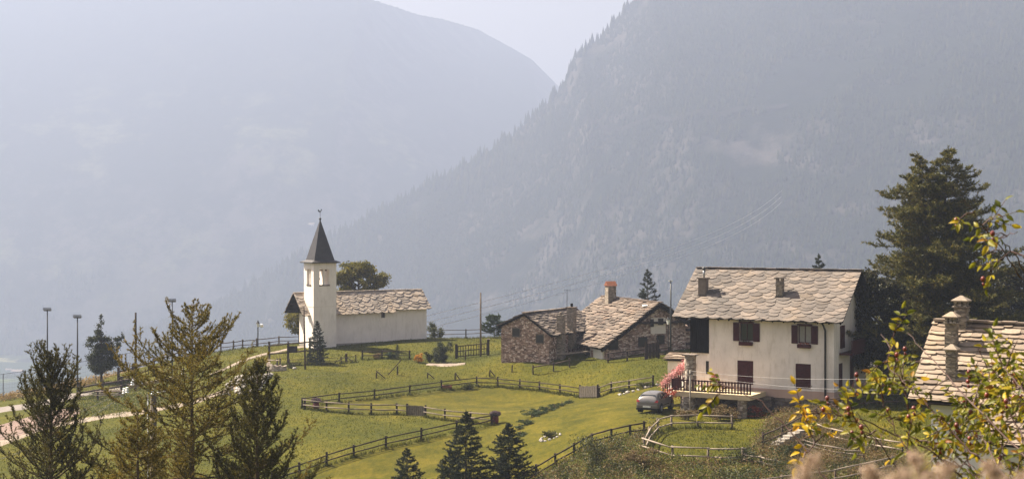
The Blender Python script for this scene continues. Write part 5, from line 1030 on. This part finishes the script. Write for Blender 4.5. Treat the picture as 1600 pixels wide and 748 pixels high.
# terrace furniture
q = hw(-9.0, -.9, TZ); t = empty('terrace_flower_pot', q, 0, 'terracotta pot standing on the terrace against the white wall', 'flower pot'); MB().tube([(0, 0, 0), (0, 0, .65), (0, 0, .8)], [.24, .34, .36], 12).build('pot', 'terracotta', t, True); leaves(250, (0, 0, 1.0), (.3, .3, .25), .1, 'red_flower', 'flowers', t, 143)
q = hw(-9.9, -1.0, TZ); MB().box(-.5, .5, -.04, .04, -.02, 1.7)
t = empty('cart_wheel', hw(-12.1, -3.3, -13.6), R(20), 'old wooden cart wheel leaning beside the terrace corner', 'wheel'); mb = MB(); mb.tube([(math.cos(a) * .42, math.sin(a) * .12, .42 + math.sin(a) * .40) for a in np.linspace(0, 2 * PI, 21)], .05, 6, False)
mb.build('rim', 'timber_mid', t, True); mb = MB()
for k in range(4): a = PI * k / 4; mb.tube([(math.cos(a) * .4, math.sin(a) * .11, .42 + math.sin(a) * .38), (-math.cos(a) * .4, -math.sin(a) * .11, .42 - math.sin(a) * .38)], .022, 5)
mb.build('spokes', 'timber_mid', t)
bush(1075, 0, 103, 1.0, .9, 'scrub_brown', 'brown overgrown plants at the foot of the terrace pillar', 'overgrowth', 150, .09, 1600); bush(1125, 0, 104.5, 1.4, 1.0, 'scrub_brown', 'reddish brown plants in the dark space under the terrace', 'overgrowth', 151, .1, 1300)
bush(1178, 0, 105.5, .9, .8, 'red_flower', 'red and orange flowers at the right end of the terrace', 'flower_clump', 152, .09, 500)
# ---- the parked car ----
def car():
    p = G(1011, 645); yaw = -R(24); t = empty('parked_car', p, yaw, 'grey hatchback parked on the lawn with its rear towards us', 'car'); t.rotation_euler = (0, 0, yaw)
    # stations along y: (y, z_sill, half width at belt, z_belt, half width roof, z_roof)
    st = [(0.0, .42, .72, .74, .60, .78), (.06, .30, .84, .88, .66, .98), (.22, .26, .87, .93, .64, 1.18), (.55, .24, .88, .95, .60, 1.38), (1.0, .22, .885, .94, .58, 1.455), (1.7, .22, .89, .93, .585, 1.47), (2.35, .22, .89, .92, .575, 1.43), (2.85, .22, .885, .92, .60, 1.22), (3.25, .22, .88, .93, .66, .99), (3.6, .24, .86, .88, .70, .93), (4.0, .28, .80, .76, .62, .80), (4.2, .36, .68, .60, .5, .64)]
    rings = []
    for (y, zs, wb_, zb2, wr, zr2) in st:
        prof = [(0, zs), (wb_ * .86, zs), (wb_ * .985, zs + .08), (wb_ * 1.0, (zs + zb2) * .5), (wb_ * .985, zb2 - .08), (wb_ * .955, zb2), (wr + (wb_ * .955 - wr) * .25, zb2 + (zr2 - zb2) * .72), (wr, zr2 - .03 * (zr2 > 1)), (wr * .72, zr2 + .02), (0, zr2 + .04)]
        rings.append([Vector((x, y, z)) for x, z in prof] + [Vector((-x, y, z)) for x, z in prof[-2:0:-1]])
    n = len(rings[0]); mb = MB(); mb.add([v for r_ in rings for v in r_], [(i * n + k, i * n + (k + 1) % n, (i + 1) * n + (k + 1) % n, (i + 1) * n + k) for i in range(len(rings) - 1) for k in range(n)] + [tuple(range(n)), tuple(range((len(rings) - 1) * n + n - 1, (len(rings) - 1) * n - 1, -1))])
    body = fix_normals(mb.build('body', 'car_paint', t, True)); md = body.modifiers.new('s', 'SUBSURF'); md.levels = 2; md.render_levels = 2
    # wheel arches: dark discs set slightly proud, wheels
    for y in (.72, 3.35):
        for sx in (-1, 1):
            w_ = MB().tube([(sx * .70, y, .31), (sx * .90, y, .31)], .315, 20).build('wheel', 'rubber', t, True); MB().tube([(sx * .885, y, .31), (sx * .915, y, .31)], [.21, .19], 14).build('rim', 'metal_grey', w_); MB().tube([(sx * .60, y, .34), (sx * .893, y, .34)], .375, 20).build('arch', 'rubber', t)
    def quad(name, pts, m, th=.012, par=t):
        vs_ = [Vector(q) for q in pts]; nn = (vs_[1] - vs_[0]).cross(vs_[2] - vs_[0]).normalized() * th; k = len(vs_); return fix_normals(MB().add([v + nn for v in vs_] + [v - nn for v in vs_], [tuple(range(k)), tuple(range(2 * k - 1, k - 1, -1))] + [(i, i + k, (i + 1) % k + k, (i + 1) % k) for i in range(k)]).build(name, m, par))
    quad('rear_window', [(-.66, .13, .97), (.66, .13, .97), (.60, .27, 1.18), (.52, .40, 1.33), (-.52, .40, 1.33), (-.60, .27, 1.18)], 'glass_dark', .02)
    for sx in (-1, 1):
        def s3(y, z): 
            return (sx * (.865 - max(0, z - .96) * .50), y, z)
        quad('side_window', [s3(1.72, .99), s3(2.78, .98), s3(2.42, 1.30), s3(2.2, 1.37), s3(1.72, 1.39)], 'glass_dark', .018); quad('side_window', [s3(.86, 1.01), s3(1.64, .99), s3(1.64, 1.39), s3(1.1, 1.37)], 'glass_dark', .018); quad('side_window', [s3(.42, 1.06), s3(.80, 1.02), s3(.98, 1.34), s3(.75, 1.27)], 'glass_dark', .018)
        quad('tail_light', [(sx * .55, .015, .80), (sx * .83, .04, .80), (sx * .84, .10, .98), (sx * .70, .07, .98)], 'tail_red', .022)
        MB().ball((sx * .98, 2.62, 1.02), .10, 8, 6, .75).build('mirror', 'car_paint', t, True); MB().box(sx * .89 - .012, sx * .89 + .012, 1.05, 2.5, .50, .545).build('side_strip', 'rubber', t)
        MB().box(sx * .885 - .015, sx * .885 + .015, 1.5, 1.66, .80, .83).build('door_handle', 'car_paint', t)
    MB().box(-.80, .80, -.075, .05, .40, .60).build('rear_bumper', 'car_paint', t); MB().box(-.30, .30, -.092, -.077, .44, .55).build('number_plate', 'lamp_white', t); MB().box(-.84, .84, -.05, .3, .24, .36).build('lower_bumper', 'rubber', t)
    MB().tube([(0, .018, .88), (0, -.005, .88)], .06, 12).build('badge', 'metal_grey', t); MB().beam((-.1, .15, 1.0), (.3, .2, 1.08), .015).build('wiper', 'rubber', t); MB().beam((0, .75, 1.47), (0, .55, 1.62), .012).build('aerial', 'rubber', t)
    return t
plain('car_paint', (.165, .155, .15), .3, .6, .03, 1, metal=.35); plain('tail_red', (.30, .02, .015), .15, .6, .05); car()
# ------------------------------------------------------------------ wild rose in the foreground
def rose():
    r = np.random.default_rng(77); rd = random.Random(77)
    root = Vector((P(1700, 900, 4.2).x, 4.2, H(1.7, 4.2)))
    t = empty('wild_rose_bush', root, 0, 'wild rose with yellowing leaves and red hips in the right foreground', 'bush'); wd = MB(); LC_ = []; hips = []; YC = []
    def leaf(p, direction, size, L=None):
        """compound leaf: a rachis with five to seven leaflets"""
        L = LC_ if L is None else L
        d = Vector(direction).normalized(); side = d.cross(Vector((rd.uniform(-.4, .4), rd.uniform(-1, -.2), rd.uniform(.2, 1)))).normalized(); k = rd.choice((2, 2, 3)); q_ = Vector(p); wd.tube([q_, q_ + d * size * 2.6], [.0016, .0008], 3, False)
        for j in range(k):
            b = q_ + d * size * (.6 + j * .85)
            for s in (-1, 1): L.append((b, (side * s + d * .55 + Vector((rd.uniform(-.25, .25), rd.uniform(-.3, .3), rd.uniform(-.45, .1)))).normalized(), size * rd.uniform(.75, 1.1)))
        L.append((q_ + d * size * (.6 + k * .85), (d + Vector((rd.uniform(-.2, .2), 0, rd.uniform(-.5, 0)))).normalized(), size * rd.uniform(.9, 1.2)))
    def stem(pix, depth, r0=.006, leafy=.5, n_side=4, size=.035, hipn=1, yellow=False, first=.1):
        ds = np.linspace(depth[0], depth[1], len(pix)); cp = [P(px, py, d) for (px, py), d in zip(pix, ds)]
        pts = [];
        for i in range(len(cp) - 1):
            for k in range(5): pts.append(cp[i].lerp(cp[i + 1], k / 5) + Vector((rd.uniform(-1, 1), rd.uniform(-1, 1), rd.uniform(-1, 1))) * .004)
        pts.append(cp[-1]); pts = [p - root for p in pts]; n = len(pts); wd.tube(pts, [r0 * (1 - .75 * i / n) for i in range(n)], 5, False)
        for j in range(n_side):
            f = first + (1 - first) * rd.uniform(0, 1) ** .8; i = min(int(f * (n - 1)), n - 2); b = pts[i]; d = (pts[i + 1] - pts[i]).normalized(); sv = Vector((rd.uniform(-1, 1), rd.uniform(-.7, .7), rd.uniform(-.6, 1))).normalized(); v = (d * .5 + sv).normalized(); L_ = rd.uniform(.02, .10); e = b + v * L_; wd.tube([b, b.lerp(e, .5) + Vector((0, 0, .006)), e], [.0024, .0018, .0012], 3, False)
            for q in range(rd.choice((1, 2, 2, 3))): leaf(b.lerp(e, rd.uniform(.3, 1)), v + Vector((rd.uniform(-1, 1), rd.uniform(-.6, .6), rd.uniform(-.9, .5))), size * rd.uniform(.75, 1.15), YC if yellow and rd.random() < .8 else None)
            if rd.random() < hipn * .35: hips.append(e + v * .02)
    D_ = (4.4, 3.6)
    stem([(1640,470),(1600,440),(1560,380),(1530,345),(1505,308)], D_, .0026, n_side=4, size=.028); stem([(1640,500),(1610,440),(1585,395),(1560,372),(1590,362)], D_, .003, n_side=3, size=.028)
    stem([(1320,790),(1290,748),(1258,700),(1230,665),(1190,627),(1150,606),(1128,598)], (3.8, 4.2), .003, n_side=4, size=.026, hipn=.3, first=.45)
    stem([(1250,720),(1275,690),(1262,672)], (3.9, 4.0), .003, n_side=3, size=.026, yellow=True, hipn=.2)
    stem([(1520,760),(1460,706),(1400,678),(1340,652),(1290,645),(1262,646)], (4.0, 4.1), .003, n_side=2, size=.026, yellow=True, first=.7, hipn=1)
    stem([(1600,770),(1545,725),(1510,700),(1470,655),(1440,622),(1410,594),(1385,570),(1395,540)], (3.8, 4.3), .0036, n_side=6, size=.026, first=.25)
    stem([(1650,760),(1590,700),(1530,640),(1490,600),(1455,560),(1418,520)], (3.6, 4.4), .0036, n_side=6, size=.026, first=.2)
    stem([(1480,780),(1440,745),(1410,690),(1385,650),(1378,622)], (3.7, 3.9),   .0028, n_side=6, size=.026, hipn=1.5); stem([(1500,800),(1420,760),(1380,700),(1350,660),(1330,630)], (4.3, 4.4),   .0028, n_side=3, size=.026, first=.4)
    for (a, b, c, d) in (((1680,700),(1630,640),(1590,600),(1560,560)),((1620,800),(1560,730),(1530,670),(1500,640)),((1680,780),(1600,690),(1570,620),(1545,580)),((1560,800),(1520,740),(1500,690),(1470,650)),((1660,720),(1600,640),(1560,610),(1520,600)),((1640,800),(1590,740),(1560,690),(1530,690)),((1600,800),(1560,760),(1520,740),(1480,720)),((1700,760),(1640,700),(1610,650),(1580,650))):
        stem([a, b, c, d], (3.4 + rd.random() * .5, 4.0 + rd.random() * .8), .0034, n_side=14, size=.025, hipn=.9, first=.1)
    for (a, b, d) in (((1440,690),(1412,672),3.9),((1370,672),(1342,684),4.0),((1480,700),(1440,694),3.8),((1300,655),(1324,640),4.1),((1420,600),(1396,592),4.2),((1420,640),(1401,556),4.2)): stem([a, ((a[0] + b[0]) / 2, (a[1] + b[1]) / 2 + 3), b], (d, d), .0028, n_side=2, size=.026, hipn=2)
    wd.build('stems', 'stem_red', t, True)
    def lm(L, name, m):
        V = []; Fc = []
        for (b, d, s) in L:
            side = d.cross(Vector((rd.uniform(-.6, .6), rd.uniform(-1, -.3), rd.uniform(-.2, 1)))).normalized(); up = side.cross(d).normalized(); cur = rd.uniform(.05, .55); o = len(V)
            prof = [(0, 0), (.18, .15), (.45, .24), (.75, .16), (1.0, 0)]
            for (f, w_) in prof: 
                c = b + d * s * f - up * s * cur * f * f; fold = up * s * w_ * .6
                V.append(c); 
                if w_: V.append(c + side * s * w_ + fold); V.append(c - side * s * w_ + fold)
            # indices: 0 | 1 2 3 | 4 5 6 | 7 8 9 | 10
            Fc += [(o, o + 2, o + 1), (o, o + 1, o + 3), (o + 1, o + 2, o + 5), (o + 1, o + 5, o + 4), (o + 1, o + 4, o + 6), (o + 1, o + 6, o + 3), (o + 4, o + 5, o + 8), (o + 4, o + 8, o + 7), (o + 4, o + 7, o + 9), (o + 4, o + 9, o + 6), (o + 7, o + 8, o + 10), (o + 7, o + 10, o + 9)]
        mesh_np(name, [tuple(v) for v in V], Fc, m, t, True)
    lm(LC_, 'leaves', 'rose_leaf'); lm(YC, 'yellow_leaves', 'rose_leaf_yellow')
    for k, h_ in enumerate(hips[:60]): mb = MB().ball(h_, .0065, 8, 6, 1.2); mb.tube([h_ + Vector((0, 0, -.010)), h_ + Vector((0.003, 0, -.019))], [.003, .0045], 5); mb.build('rose_hip', 'hip', t, True)
rose()
def plume(px0, px1, py, d, seed, label):
    py += 9
    d *= .62; k_ = .62
    r = np.random.default_rng(seed); base = P(px0, 990, d); t = empty('dry_seed_head', base, 0, label, 'seed head', 'blurred seed heads along the bottom edge'); tip = P(px1, py, d) - base
    MB().tube([(0, 0, 0), tip * .5, tip], [.0018, .0015, .001], 4).build('stem', 'dry_stem', t); f = r.uniform(0, 1, 620); c = np.array(tip) + np.stack([(f - .3) * .030 * k_ * (1 if px1 > px0 else -1), 0 * f, -f * .045 * k_], -1) + r.normal(size=(620, 3)) * k_ * (.002 + .005 * np.sin(f * PI))[:, None]
    spikes(c, r.normal(size=(620, 3)) + [0, 0, .4], r.uniform(.003, .006, 620), .001, 'seeds', 'seed_plume', t, r)
plain('dry_stem', (.30, .22, .13), .8, .2, .2, 20)
for i, (a, b, y, d, l) in enumerate([(1262,1262,704,1.5,'blurred pale seed head standing alone, leftmost at the bottom edge'),(1350,1368,722,1.35,'second blurred seed head from the left at the bottom edge'),(1400,1400,728,1.2,'blurred seed head just left of the tallest central one'),(1420,1438,700,1.4,'tall blurred pinkish seed head below the cottage wall'),(1470,1470,718,1.25,'blurred seed head leaning right below the cottage wall'),(1540,1556,716,1.35,'blurred seed head second from the right corner'),(1600,1592,728,1.2,'blurred seed head in the bottom right corner')]): plume(a, b, y, d, 200 + i, l)
